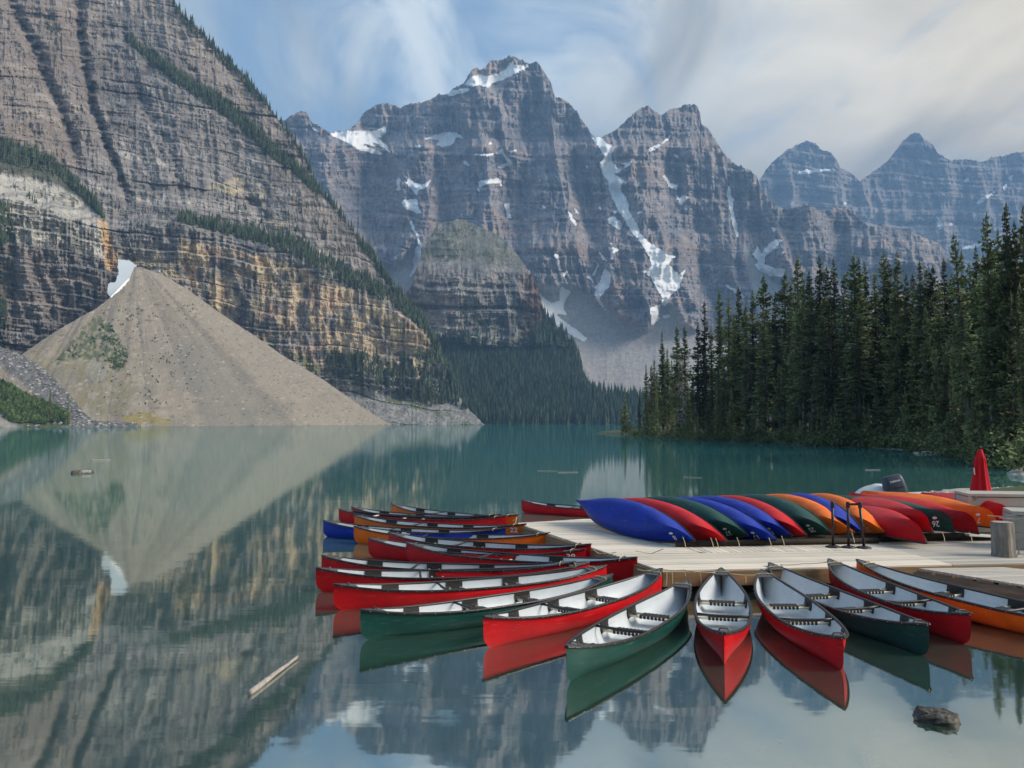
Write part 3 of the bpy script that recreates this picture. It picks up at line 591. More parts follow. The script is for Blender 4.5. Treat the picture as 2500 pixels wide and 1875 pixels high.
fp, fh = poly_pts(TD, FOR, 17000, (15, 27)); sp_, sh_ = poly_pts(TD, [(1040,600),(1117,540),(1230,590),(1290,660),(1200,640),(1060,650)], 260, (4, 7), 4, 0); s3_, h3_ = poly_pts(TD, [(1100,745),(1180,745),(1300,800),(1300,850),(1200,850),(1110,822)], 350, (6, 14), 4, -.1)
tag(far_trees('lakehead_forest', np.concatenate([fp, sp_, s3_]), np.concatenate([fh, sh_, h3_]), 6, tiers=3, spread=.15, base=(.044, .070, .046)), 'dense conifer forest covering the slope at the far end of the lake', 'forest')
# grass tufts and brush specks on the cone
rp = rg.rand(420, 2); bx = 250+rp[:, 0]*230; by_ = 740+rp[:, 1]*250; m = fbm(bx/25, by_/25, 2, 4) > .0
q = lookup(TC, bx[m], by_[m]); far_trees('cone_brush', q, .7+.9*rg.rand(len(q)), 9, tiers=2, spread=.9, base=(.05, .065, .03))
tag(bpy.data.objects['cone_brush'], 'tiny dark shrubs dotted over the scree cone', 'shrubs')
gp, gh = poly_pts(TC, CG1, 520, (.8, 2.6), 5, .05); g2, gh2 = poly_pts(TC, CG2, 160, (.8, 1.6))
tag(far_trees('cone_thicket', np.concatenate([gp, g2]), np.concatenate([gh, gh2]), 10, tiers=2, spread=.8, base=(.06, .085, .04)), 'green thicket on the left flank of the scree cone', 'bushes')
sp2, sh2 = poly_pts(TB, [(-30,925),(0,930),(60,965),(110,985),(150,1000),(165,1030),(30,1032),(0,1000),(-30,990)], 1500, (1.5, 4.5))
tag(far_trees('lakeside_thicket', sp2, sh2, 12, tiers=2, spread=.75, base=(.06, .095, .032)), 'green thicket on the bank at the far left', 'bushes')
# boulders on the scree and along the far waterline
def stones(name, pts, sizes, seed, material, parent=None, flat=.7):
    rg2 = np.random.RandomState(seed); b = np.array([(1,0,0),(-1,0,0),(0,1,0),(0,-1,0),(0,0,1),(0,0,-1),(.7,.7,.4),(-.7,.6,.3),(.6,-.7,.4),(-.6,-.7,.3)], float)
    fc = np.array([(0,6,4),(6,2,4),(2,7,4),(7,1,4),(1,9,4),(9,3,4),(3,8,4),(8,0,4),(6,0,5),(2,6,5),(7,2,5),(1,7,5),(9,1,5),(3,9,5),(8,3,5),(0,8,5)])
    pts = np.asarray(pts, float); n = len(pts); V = b[None]*(.7+.6*rg2.rand(n, 10, 1))*np.asarray(sizes, float)[:, None, None]*np.array([1, 1, flat]); a = rg2.rand(n)*6.28
    x = V[..., 0]*np.cos(a)[:, None]-V[..., 1]*np.sin(a)[:, None]; y = V[..., 0]*np.sin(a)[:, None]+V[..., 1]*np.cos(a)[:, None]
    V = np.stack([x, y, V[..., 2]], -1)+pts[:, None]
    fcs = fc[None]+(np.arange(n)*10)[:, None, None]
    g = .20+.26*rg2.rand(n, 1); C = np.repeat(g*np.array([[1, .96, .9]]), 10, 0)
    o = bpy.data.objects.new(name, npmesh(name, V, fcs, material, C, False, tri=True)); link(o, parent); tag(o, kind='stuff'); return o
q, s_ = poly_pts(TB, [(0,850),(60,872),(110,905),(165,960),(205,1010),(230,1030),(340,1034),(335,1040),(60,1040),(150,990),(60,900),(0,870)], 1100, (.4, 1.5)); stones('slope_boulders', q, s_, 4, M_SCREE, TB['o'])
q, s_ = poly_pts(TC, [(340,700),(500,760),(700,890),(930,1036),(300,1036),(280,900)], 450, (.25, .7)); stones('scree_stones', q, s_, 5, M_SCREE, TC['o'])
q, s_ = poly_pts(TL, [(760,910),(860,970),(960,982),(1080,1000),(1150,1032),(1150,1040),(950,1040),(880,990)], 1200, (.5, 2.0)); stones('shore_rubble', q, s_, 6, M_SCREE, TL['o'])

# ------------------------------------------------------------------ water, lake bed, haze
def water():
    m = bpy.data.materials.new('lake_water'); m.use_nodes = True; nt = m.node_tree; N = nt.nodes; L = nt.links; N.clear()
    out = N.new('ShaderNodeOutputMaterial'); geo = N.new('ShaderNodeNewGeometry')
    sep = N.new('ShaderNodeSeparateXYZ'); L.new(geo.outputs['Position'], sep.inputs[0])
    mp = N.new('ShaderNodeMapping'); mp.inputs['Scale'].default_value = (.5, 1.6, 1); L.new(geo.outputs['Position'], mp.inputs[0])
    n1 = N.new('ShaderNodeTexNoise'); n1.inputs['Scale'].default_value = 1.0; n1.inputs['Detail'].default_value = 3; L.new(mp.outputs[0], n1.inputs[0])
    mp2 = N.new('ShaderNodeMapping'); mp2.inputs['Scale'].default_value = (.05, .11, 1); L.new(geo.outputs['Position'], mp2.inputs[0])
    n2 = N.new('ShaderNodeTexNoise'); n2.inputs['Scale'].default_value = 1.0; n2.inputs['Detail'].default_value = 4; L.new(mp2.outputs[0], n2.inputs[0])
    ad = N.new('ShaderNodeMath'); ad.operation = 'MULTIPLY_ADD'; L.new(n2.outputs[0], ad.inputs[0]); ad.inputs[1].default_value = 3.0; L.new(n1.outputs[0], ad.inputs[2])
    n5 = N.new('ShaderNodeTexNoise'); n5.inputs['Scale'].default_value = 5.0; n5.inputs['Detail'].default_value = 2; L.new(geo.outputs['Position'], n5.inputs[0])
    wy = N.new('ShaderNodeMapRange'); L.new(sep.outputs[1], wy.inputs[0]); wy.inputs[1].default_value = 12; wy.inputs[2].default_value = 70; wy.inputs[3].default_value = .07; wy.inputs[4].default_value = .5
    m5 = N.new('ShaderNodeMath'); m5.operation = 'MULTIPLY'; L.new(n5.outputs[0], m5.inputs[0]); L.new(wy.outputs[0], m5.inputs[1])
    a5 = N.new('ShaderNodeMath'); L.new(m5.outputs[0], a5.inputs[0]); L.new(ad.outputs[0], a5.inputs[1]); ad = a5
    bp = N.new('ShaderNodeBump'); bp.inputs['Strength'].default_value = 1.0; bp.inputs['Distance'].default_value = .0016; L.new(ad.outputs[0], bp.inputs['Height'])
    gl = N.new('ShaderNodeBsdfGlossy'); gl.inputs['Roughness'].default_value = .036; gl.inputs['Color'].default_value = (.93, .98, .94, 1); L.new(bp.outputs[0], gl.inputs['Normal'])
    # glacial flour: turquoise body colour, clearing over the shallows by the dock
    sh = N.new('ShaderNodeMapRange'); L.new(sep.outputs[1], sh.inputs[0]); sh.inputs[1].default_value = 8; sh.inputs[2].default_value = 34; sh.inputs[3].default_value = .72; sh.inputs[4].default_value = .0
    bc = N.new('ShaderNodeMapRange'); L.new(sep.outputs[1], bc.inputs[0]); bc.inputs[1].default_value = 10; bc.inputs[2].default_value = 90
    cm = N.new('ShaderNodeMixRGB'); cm.inputs[1].default_value = (.075, .155, .125, 1); cm.inputs[2].default_value = (.028, .165, .185, 1); L.new(bc.outputs[0], cm.inputs[0])
    df = N.new('ShaderNodeBsdfDiffuse'); L.new(cm.outputs[0], df.inputs[0])
    tr = N.new('ShaderNodeBsdfTransparent'); tr.inputs[0].default_value = (.60, .82, .74, 1)
    mb = N.new('ShaderNodeMixShader'); L.new(sh.outputs[0], mb.inputs[0]); L.new(df.outputs[0], mb.inputs[1]); L.new(tr.outputs[0], mb.inputs[2])
    fr = N.new('ShaderNodeFresnel'); fr.inputs[0].default_value = 1.8
    mr = N.new('ShaderNodeMapRange'); L.new(fr.outputs[0], mr.inputs[0]); mr.inputs[1].default_value = .1; mr.inputs[2].default_value = 1.0; mr.inputs[3].default_value = .51; mr.inputs[4].default_value = .80
    mx = N.new('ShaderNodeMixShader'); L.new(mr.outputs[0], mx.inputs[0]); L.new(mb.outputs[0], mx.inputs[1]); L.new(gl.outputs[0], mx.inputs[2])
    L.new(mx.outputs[0], out.inputs[0]); return m
wb = MB(); wb.add([(-1400, -60, 0), (1400, -60, 0), (1400, 1900, 0), (-1400, 1900, 0)], [(0, 1, 2, 3)])
tag(wb.build('lake_water', water()), kind='structure')
gs = MB(); gs.add([(-14000, -3000, -9), (14000, -3000, -9), (14000, 14000, -9), (-14000, 14000, -9)], [(0, 1, 2, 3)])
M_GROUND = mat('valley_ground', (.10, .10, .07), .95, noise=.3, nscale=.02); tag(gs.build('ground', M_GROUND), kind='structure')
def lakebed():
    xs = np.linspace(-60, 60, 160); ys = np.concatenate([np.linspace(-10, 40, 140), np.linspace(41, 120, 20)]); X, Y = np.meshgrid(xs, ys)
    Z = -.55-.045*np.maximum(Y-4, 0)-.00*X + .13*fbm(X/1.6, Y/1.6, 3, 3) + .25*fbm(X/9, Y/9, 2, 9); Z = np.maximum(Z, -8.5)
    n = fbm(X/2.2, Y/1.4, 4, 21); C = np.array([.22, .23, .15])*(1+.7*n)[..., None]; C = mixc(C, sst(fbm(X/5, Y/4, 3, 25), .1, .35), (.07, .10, .07), .7); C = np.clip(C, .02, .5)
    idx = np.arange(X.size).reshape(X.shape); Q = np.stack([idx[:-1, :-1], idx[:-1, 1:], idx[1:, 1:], idx[1:, :-1]], -1)
    o = bpy.data.objects.new('lake_bed', npmesh('lake_bed', np.stack([X, Y, Z], -1), Q, M_SCREE, C, True)); link(o); tag(o, kind='structure')
    m = 500; x = -14+rg.rand(m)*28; y = 3+rg.rand(m)*16; z = -.50-.045*np.maximum(y-4, 0); stones('bed_stones', np.stack([x, y, z-.03], -1), .04+.16*rg.rand(m)**2.2, 44, M_SCREE, o)
lakebed()
hz = MB(); hz.box((0, 3700, 1245), (11600, 8200, 2510)); hm = bpy.data.materials.new('haze_air'); hm.use_nodes = True
hn = hm.node_tree; hn.nodes.clear(); ho = hn.nodes.new('ShaderNodeOutputMaterial'); pv = hn.nodes.new('ShaderNodeVolumePrincipled')
pv.inputs['Color'].default_value = (.32, .58, 1.0, 1); pv.inputs['Density'].default_value = .000135; pv.inputs['Anisotropy'].default_value = 0.0; hn.links.new(pv.outputs[0], ho.inputs['Volume'])
tag(hz.build('haze', hm), kind='stuff')

# ------------------------------------------------------------------ right bank
SH = [(1480,1057),(1515,1060),(1560,1063),(1640,1069),(1700,1075),(1830,1079),(1900,1082),(2000,1090),(2120,1093),(2230,1100),(2300,1108),(2380,1121),(2450,1138),(2500,1149)]
shore = [on(x, y, 0) for x, y in SH] + [(44, 46, 0), (30, 39, 0), (19, 36.5, 0), (15.5, 34, 0), (16.5, 29, 0), (21, 24, 0), (30, 18, 0)]
shore = [(s[0]-(3 if i == 0 else 0), s[1], 0) for i, s in enumerate(shore)]
LAND = [(s_[0], s_[1]) for s_ in shore] + [(60, 6), (330, 6), (330, 420), (95, 420), (62, 300), (34, 262)]
def sdist(X, Y):
    d = np.full(X.shape, 1e9)
    n = len(LAND)
    for i in range(n):
        (x1, y1), (x2, y2) = LAND[i], LAND[(i+1) % n]; dx, dy = x2-x1, y2-y1
        t = np.clip(((X-x1)*dx+(Y-y1)*dy)/(dx*dx+dy*dy), 0, 1); d = np.minimum(d, np.hypot(X-x1-t*dx, Y-y1-t*dy))
    return np.where(inpoly(X, Y, LAND), d, -d)
def bank_h(X, Y):
    s_ = sdist(X, Y)+.8*fbm(X/3., Y/3., 3, 5)
    return np.interp(s_, [-6, -1.5, 0, .6, 2, 5, 12, 25, 60, 160], [-4, -.9, -.05, .28, .6, 1.0, 1.7, 2.8, 5, 12])+.2*fbm(X/2., Y/2., 3, 8)*(s_ > .5)
def bank():
    xs = np.concatenate([np.arange(8, 60, .5), np.arange(60, 130, 1.5), np.arange(130, 331, 8)]); ys = np.concatenate([np.arange(8, 130, .6), np.arange(130, 260, 1.5), np.arange(260, 421, 8)]); X, Y = np.meshgrid(xs, ys); Z = bank_h(X, Y)
    idx = np.arange(X.size).reshape(X.shape); Q = np.stack([idx[:-1, :-1], idx[:-1, 1:], idx[1:, 1:], idx[1:, :-1]], -1); keep = (Z[:-1, :-1] > -3.5) | (Z[1:, 1:] > -3.5)
    Q = Q[keep]; u, inv = np.unique(Q, return_inverse=True)
    o = bpy.data.objects.new('lake_bank', npmesh('lake_bank', np.stack([X, Y, Z], -1).reshape(-1, 3)[u], inv.reshape(-1, 4), M_BANK, None, True)); link(o); tag(o, kind='structure')
bank()
def bank_z(x, y): return max(.1, float(bank_h(np.array([float(x)]), np.array([float(y)]))[0]))
def shore_d(px):  # distance of the waterline seen at column px
    return float(np.interp(px, [s[0] for s in SH], [6765./(s[1]-HOR) for s in SH]))
# ---- spruce models
def spruce(seed, h, rad, start, step=.42, sparse=0.0, leaf=M_LEAF, curve=.85, droop=.35, bare=0):
    r = random.Random(seed); V = []; T_ = []
    def tri(a, b, c): n = len(V); V.extend((a, b, c)); T_.append((n, n+1, n+2))
    z = start*h; ph = r.random()*6
    while z < h*.985:
        t = (z-start*h)/(h-start*h)
        R_ = rad*((1-t)**curve)*(.55+.45*min(1, t*6+.1))*(1+.22*math.sin(z*1.1+ph)+.15*math.sin(z*2.9+ph*2)); R_ = max(R_, .16)
        nb = max(4, int(5+2.2*R_))
        for k in range(nb):
            if r.random() < sparse: continue
            a = r.random()*6.283; L_ = R_*(.55+.6*r.random()); zz = z+r.uniform(-.25, .25); ca, sa = math.cos(a), math.sin(a)
            dr = droop*(1-t)*(.7+.6*r.random()) - .55*t*t
            ns = max(2, int(L_/.42)); 
            for j in range(ns):
                u0 = (j+.1)/ns; u1 = (j+1.25)/ns; d0 = L_*u0; d1 = L_*u1
                z0 = zz-dr*d0+.10*L_*u0*u0; z1 = zz-dr*d1+.10*L_*u1*u1
                w = (.16+.26*(1-u0))*min(1.3, .55+L_*.28)*(.7+.6*r.random())
                p0 = Vector((ca*d0, sa*d0, z0)); p1 = Vector((ca*d1, sa*d1, z1)); sd_ = Vector((-sa, ca, 0))
                up = Vector((0, 0, -.10-.22*r.random()))
                tri(p0+sd_*.03, p0+(p1-p0)*.75+sd_*w+up, p1)
                tri(p0-sd_*.03, p1, p0+(p1-p0)*.75-sd_*w+up)
                if r.random() < .65: tri(p0, p1, p0+(p1-p0)*.6+Vector((0, 0, -.28-.3*r.random()))+sd_*r.uniform(-.15, .15))
        z += step*(.75+.5*r.random())*(1.15-.45*t)
    for k in range(5):
        a = k*1.256; tri(Vector((0, 0, h+.35)), Vector((.12*math.cos(a), .12*math.sin(a), h-.5)), Vector((.12*math.cos(a+1.4), .12*math.sin(a+1.4), h-.6)))
    me = npmesh('crown', np.array([tuple(v) for v in V]), np.array(T_), leaf, None, False, tri=True)
    tb = MB(); tb.tube([(0, 0, -1.2), (0, 0, .3), (.05, 0, h*.4), (0, .04, h*.75), (0, 0, h*.98)], [h*.016, h*.0115, h*.008, h*.004, .015], 7)
    for i in range(bare):
        a = r.random()*6.28; z0 = h*(.03+r.random()*start*1.1); L_ = .5+r.random()*1.2; tb.tube([(0, 0, z0), (math.cos(a)*L_, math.sin(a)*L_, z0-.25*L_)], [.03, .008], 3, False)
    return me, tb.mesh('trunk', M_BARK, True), h
print('tree models')
TT = {}
for i, (h, r_, st, sp, cu, dr) in enumerate([(30,2.5,.10,.08,.85,.40),(28,2.1,.20,.12,.75,.45),(32,2.8,.16,.10,.9,.35),(24,1.8,.05,.05,.95,.3),(26,2.3,.28,.2,.7,.45),(29,1.9,.12,.18,.65,.5),(22,2.2,.03,.04,1.05,.25),(27,2.6,.35,.22,.7,.4)]):
    TT[i] = spruce(100+i, h, r_, st, .44, sp, M_LEAF, cu, dr, bare=26 if st > .15 else 6)
TT['small'] = spruce(131, 12, 1.7, .03, .34, .04, M_LEAF, 1.0, .25)
TT['yellow'] = spruce(141, 24, 2.4, .05, .44, .05, M_LEAF2, .8, .35)
TT['thin'] = spruce(151, 20, 1.2, .06, .40, .30, M_LEAF, .8, .5, bare=8)
def plant_tree(name, key, x, y, z, H, label, group, lean=None, width=1.0):
    cm_, tm_, h0 = TT[key]; o = empty(name, (x, y, z), random.random()*6.28); s = H/h0; wv = s*width*random.uniform(.9, 1.12)
    o.scale = (wv, wv, s)
    if lean: o.rotation_euler = (lean[0], lean[1], random.random()*6.28)
    link(bpy.data.objects.new('crown', cm_), o); link(bpy.data.objects.new('trunk', tm_), o)
    return tag(o, label, 'tree', group)
SKYL = [(1525,953),(1561,953),(1577,888),(1590,890),(1597,876),(1616,806),(1629,849),(1652,794),(1671,797),(1703,793),(1719,736),(1736,797),(1756,702),(1778,722),(1803,698),(1820,745),(1837,707),(1864,670),(1893,713),(1916,665),(1931,690),(1947,621),(1975,660),(2000,624),(2018,650),(2034,630),(2060,668),(2084,618),(2096,630),(2110,640),(2135,662),(2157,616),(2168,640),(2190,611),(2211,669),(2228,668),(2245,634),(2262,655),(2276,648),(2304,630),(2322,668),(2347,615),(2366,640),(2382,599),(2400,620),(2417,597),(2436,560),(2456,495),(2476,540),(2498,500)]
SPEC = {0: 'small lone spruce at the very tip of the right bank', 1: 'short thin spruce just right of the lone tree on the point', 5: 'slender spruce with a needle-thin top near the left end of the right stand', 10: 'thin spruce with a sparse brown top rising over the left part of the stand', 12: 'tall pointed spruce left of the yellow-green tree', 21: 'slim see-through spruce top standing highest in the left half of the stand', 41: 'thin spruce standing apart in a skyline gap near the right', 43: 'dark full-crowned spruce second tallest at the right of the stand', 47: 'tallest spruce of the stand with an open top near the right edge', 49: 'spruce cut by the right edge of the frame, its top beside the tallest one'}
for i, (px, py) in enumerate(SKYL):
    d = shore_d(px) + (4 if i < 2 else random.uniform(5, 17) if px < 2300 else random.uniform(6, 12))
    a, b = ray(px, py); x = float(a)*d; zt = HC+float(b)*d; z = bank_z(x, d); H = zt-z
    key = {10: 'thin', 21: 5, 41: 'thin', 0: 'small', 1: 'thin'}.get(i, random.choice([0, 1, 2, 5, 0, 2, 4, 7]))
    wd = 1.15 if px < 1620 else 1.42
    plant_tree('spruce_tree', key, x, d, z-.1, H, SPEC.get(i, 'tall dark spruce whose top makes the skyline of the right bank stand'), 'skyline spruces of the right bank' if i not in SPEC else 'spruces of the right bank', width=wd*(.85 if i in (5, 12) else 1))
# the yellow-green one and its kin
for px, py, dd, lab in ((1793,775,6,'yellow-green spruce in the left half of the right bank stand'), (2186,705,9,'yellow-green spruce top in the middle of the right half of the stand'), (2452,770,4,'bright green bough of a younger spruce at the right edge')):
    d = shore_d(px)+dd; a, b = ray(px, py); x = float(a)*d; z = bank_z(x, d); plant_tree('spruce_tree', 'yellow', x, d, z-.1, HC+float(b)*d-z, lab, 'spruces of the right bank')
# second rank filling the stand below the skyline, front to back
for i in range(88):
    px = 1570+(2520-1570)*(i+random.random())/88; sk = np.interp(px, [p[0] for p in SKYL], [p[1] for p in SKYL]); base = np.interp(px, [p[0] for p in SH], [p[1] for p in SH])
    d = shore_d(px)+random.choice([3, 5, 8, 12, 20, 28, 36]); py = sk+35+(base-sk)*random.uniform(.0, .42)
    a, b = ray(px, py); x = float(a)*d; z = bank_z(x, d); H = max(8, HC+float(b)*d-z)
    plant_tree('spruce_tree', random.choice([0, 1, 2, 3, 4, 5, 6, 7]), x, d, z-.1, H, 'dark spruce standing inside the dense stand on the right bank', 'inner spruces of the right bank', width=1.4)
for i in range(46):
    px = 1560+(2500-1560)*(i+random.random())/46; base = np.interp(px, [p[0] for p in SH], [p[1] for p in SH]); d = shore_d(px)+random.uniform(1.2, 5); x = float(ray(px, 1000)[0])*d; z = bank_z(x, d)
    plant_tree('young_spruce', random.choice(['small', 6, 3]), x, d, z-.1, random.uniform(4, 13), 'young spruce at the front edge of the right bank stand', 'young spruces at the right waterline')
for px, py, lab in ((2375,1040,'leaning grey trunk of the spruce on the bank behind the red umbrella'), (2425,1030,'brown-trunked spruce on the bank right of the red umbrella')):
    d = shore_d(px)+1.5; x = float(ray(px, 1000)[0])*d; plant_tree('spruce_tree', 4, x, d, bank_z(x, d)-.2, 21, lab, 'spruces of the right bank', lean=(0, .06))
# bare dead tree with pale twisted boughs
def dead_tree():
    d = shore_d(1665)+1.0; x = float(ray(1665, 1000)[0])*d; o = empty('dead_tree', (x, d, bank_z(x, d)-.1)); tb = MB(); tb.tube([(0, 0, 0), (.3, 0, 6), (.1, .1, 12), (.4, 0, 17)], [.2, .14, .08, .02], 7); tb.build('trunk', M_BARK, o, True)
    for k in range(34):
        z = random.uniform(3, 15.5); a = random.random()*6.28; L_ = random.uniform(.8, 2.6)*(1-.4*z/17); b = MB(); c_, s_ = math.cos(a), math.sin(a)
        b.tube([(.2, 0, z), (c_*L_*.4, s_*L_*.4, z+.5*random.random()), (c_*L_*.8, s_*L_*.8, z-.2), (c_*L_+.2, s_*L_, z-.2-1.2*random.random())], [.07, .05, .04, .015], 4); b.build('branch', M_DEAD, o)
    tag(o, 'bare dead tree with pale twisted boughs at the left of the right bank', 'dead tree')
dead_tree()
# shrubs along the waterline
def shrub_mesh(seed, n=520):
    r = np.random.RandomState(seed); c = r.randn(9, 3)*np.array([.55, .55, .28])+np.array([0, 0, .65]); V = []; 
    i = r.randint(0, 9, n); p = c[i]+r.randn(n, 3)*.26; p[:, 2] = np.abs(p[:, 2]); d = r.randn(n, 3); d /= np.linalg.norm(d, axis=1)[:, None]; e = np.cross(d, r.randn(n, 3)); e /= np.linalg.norm(e, axis=1)[:, None]; s = .06+.07*r.rand(n, 1)
    V = np.stack([p-d*s, p+e*s*.6, p+d*s, p-e*s*.6], 1); return npmesh('foliage', V, np.arange(n*4), M_SHRUB)
SHM = [shrub_mesh(i) for i in range(4)]
for i in range(74):
    px = 1520+(2490-1520)*((i+random.random()*.9)/74); d = shore_d(px)+random.uniform(.2, 2.6); x = float(ray(px, 1000)[0])*d
    o = empty('shrub', (x, d, bank_z(x, d)-.1), random.random()*6); s = random.uniform(.7, 1.9); o.scale = (s*1.3, s*1.3, s*random.uniform(.8, 1.5)); link(bpy.data.objects.new('foliage', random.choice(SHM)), o)
    tag(o, 'leafy green shrub overhanging the water on the right bank', 'shrub', 'shrubs along the right waterline')
for px, d, s in ((2330,82,2.3),(2350,80,1.6),(2410,68,1.8),(2445,63,1.5),(2480,58,1.7),(2500,52,1.6),(2390,72,1.2)):
    o = empty('shrub', (float(ray(px, 1000)[0])*d, d, .3), px); o.scale = (s, s, s); link(bpy.data.objects.new('foliage', SHM[px % 4]), o); tag(o, 'leafy green shrub overhanging the water on the right bank', 'shrub', 'shrubs along the right waterline')
# logs and pale rocks at the right waterline
def log(name, p0, p1, r0, r1, m, label, seed=0, cat='log', group=None, knots=0):
    v = Vector(p1)-Vector(p0); b = MB(); rr = random.Random(seed); pts = [Vector(p0)+v*t+Vector((0, 0, rr.uniform(-.15, .15)*r0)) for t in (0, .03, .25, .5, .75, .97, 1)]
    b.tube(pts, [r0*.8, r0, r0*.97, (r0+r1)/2, r1*1.1, r1, r1*.7], 9)
    for k in range(knots):
        p = pts[0]+v*rr.uniform(.15, .9); dd = Vector((rr.uniform(-1, 1), rr.uniform(-1, 1), .6)).normalized(); b.tube([p, p+dd*(r0*1.35)], [r0*.3, r0*.12], 5)
    o = b.build(name, m, None, True); return tag(o, label, cat, group)
M_PLOG = mat('pale_log', (.30, .27, .23), .85, noise=.2, nscale=2)
for x0, y0, x1, y1, r_, lab in ((1722,1071,1760,1073,.2,'pale log lying in the water at the left of the right bank'), (1985,1077,2018,1078,.6,'broad pale fallen trunk on the right bank above white rocks'), (1775,1069,1822,1073,.45,'brown fallen trunk on the right bank left of the big bushes'), (2120,1092,2235,1099,.09,'long thin pale log along the right waterline'), (2230,1105,2290,1107,.14,'tangled driftwood log at the right waterline before the umbrella')):
    log('fallen_log', on(x0, y0, .06), on(x1, y1, .06), r_*.7, r_*.5, M_PLOG, lab, x0)
def rock(name, c, s, m, label=None, group=None, seed=0, cat='rock', jag=0.0):
    rr = np.random.RandomState(seed); nu, nv = 22, 14; V = []
    for i in range(nv+1):
        for j in range(nu):
            th = math.pi*i/nv; ph = 2*math.pi*j/nu; V.append((math.sin(th)*math.cos(ph), math.sin(th)*math.sin(ph), math.cos(th)))
    V = np.array(V); n = fbm(V[:, 0]*1.6+seed, V[:, 1]*1.6+V[:, 2]*1.3, 4, seed, .6); V = V*(1+.34*n)[:, None]
    if jag: q_ = fbm(V[:, 0]*3.1+V[:, 2], V[:, 1]*3.4-V[:, 2]*2, 3, seed+9, .6); V = V*(1+.38*np.round(q_*5)/5)[:, None]
    V = np.sign(V)*np.abs(V)**.86*np.array(s); Fc = []
    for i in range(nv):
        for j in range(nu): a = i*nu+j; b = i*nu+(j+1) % nu; Fc.append((a, b, b+nu, a+nu))
    o = bpy.data.objects.new(name, npmesh(name, V, np.array(Fc)[:, ::-1], m)); o.location = c; link(o)
    if label: tag(o, label, cat, group)
    return o
for i, (px, py, s) in enumerate(((1968,1083,.55),(1978,1084,.4),(1986,1081,.5),(1998,1084,.45),(1755,1074,.4),(1762,1071,.35),(1800,1076,.4),(2246,1107,.3),(2262,1106,.35),(2275,1105,.3),(2338,1098,.5),(2345,1103,.35))):
    p = on(px, py, .05); rock('shore_rock', p, (s*1.6, s, s*.6), M_PALE, 'small pale rock at the right waterline', 'pale rocks at the right waterline', i+1)
for i, (px, py, s) in enumerate(((2484,1158,.42),(2494,1157,.5),(2478,1163,.25),(2499,1164,.3))):
    p = on(px, py, .05); rock('shore_rock', p, (s*1.3, s, s*.7), M_PALE, 'pale rock in the water near the right edge, above the grey box', 'pale rocks in the water at the right edge', i+30)

# ---- individually standing trees of the left shore
for px, py, by_, lab in ((122,946,1028,'tallest thin spruce on the far left bank'), (167,958,1036,'spruce at the waterline right of the far left thicket'), (14,932,985,'spruce rising above the thicket at the left edge'), (81,967,1012,'small spruce in the far left thicket'), (160,1000,1036,'short spruce beside the one at the far left waterline'), (135,1000,1030,'short spruce left of the far left waterline pair'), (144,1005,1033,'shortest spruce in the row on the far left bank'), (60,975,1005,'spruce tip in the middle of the far left thicket')):
    p = lookup(TB, px, by_)[0]; d = p[1]; H = (by_-py)/F*d; plant_tree('spruce_tree', 'thin' if py > 990 else 'small', p[0], d-1, p[2]-.5, H, lab, 'spruces on the far left bank', width=.8)
ft = []
for i in range(60):
    x_ = random.uniform(800, 1060); lo = np.interp(x_, [790, 880, 960, 1060], [905, 935, 975, 995]); y_ = lo-random.uniform(0, 22 if x_ > 930 else 50); ft.append((x_, y_))
for x_, y_ in ft:
    p = lookup(TL, x_, y_)[0]; plant_tree('spruce_tree', random.choice([3, 6, 0]), p[0], p[1]-3, p[2]-1, random.uniform(19, 34), 'dark spruce standing at the foot of the ochre cliff', 'spruces at the foot of the ochre cliff', width=1.0)

# ---- unseen wooded rockpile hill behind the viewer, added to block light from behind
def rockpile():
    xs = np.linspace(-150, 120, 110); ys = np.linspace(-140, -2.5, 70); X, Y = np.meshgrid(xs, ys)
    t = sst(-Y, 3, 52); Z = -1.2 + 31*t*(.8+.2*np.cos(X/45)) + 1.6*fbm(X/7, Y/7, 5, 61, .6)*np.minimum(1, t*3+.15); Z = Z*sst(np.abs(X+15), 135, 90)-1.5*(1-sst(np.abs(X+15), 135, 90))
    C = np.ones(X.shape+(3,))*np.array([.13, .12, .11])*(1+.5*fbm(X/3, Y/3, 4, 63))[..., None]; idx = np.arange(X.size).reshape(X.shape); Q = np.stack([idx[:-1, :-1], idx[:-1, 1:], idx[1:, 1:], idx[1:, :-1]], -1)
    o = bpy.data.objects.new('rockpile_hill', npmesh('rockpile_hill', np.stack([X, Y, Z], -1), Q, M_SCREE, C)); link(o); tag(o, kind='structure')
    m = 420; x = -110+rg.rand(m)*190; y = -28-rg.rand(m)*60; i = np.clip(((y+140)/137.5*69).astype(int), 0, 69); j = np.clip(((x+150)/270*109).astype(int), 0, 109)
    tag(far_trees('unseen_rockpile_wood', np.stack([x, y, Z[i, j]-.3], -1), 9+9*rg.rand(m), 77, tiers=5, spread=.17), 'unseen conifers on the rockpile behind the viewer, added to block light', 'conifers')
rockpile()
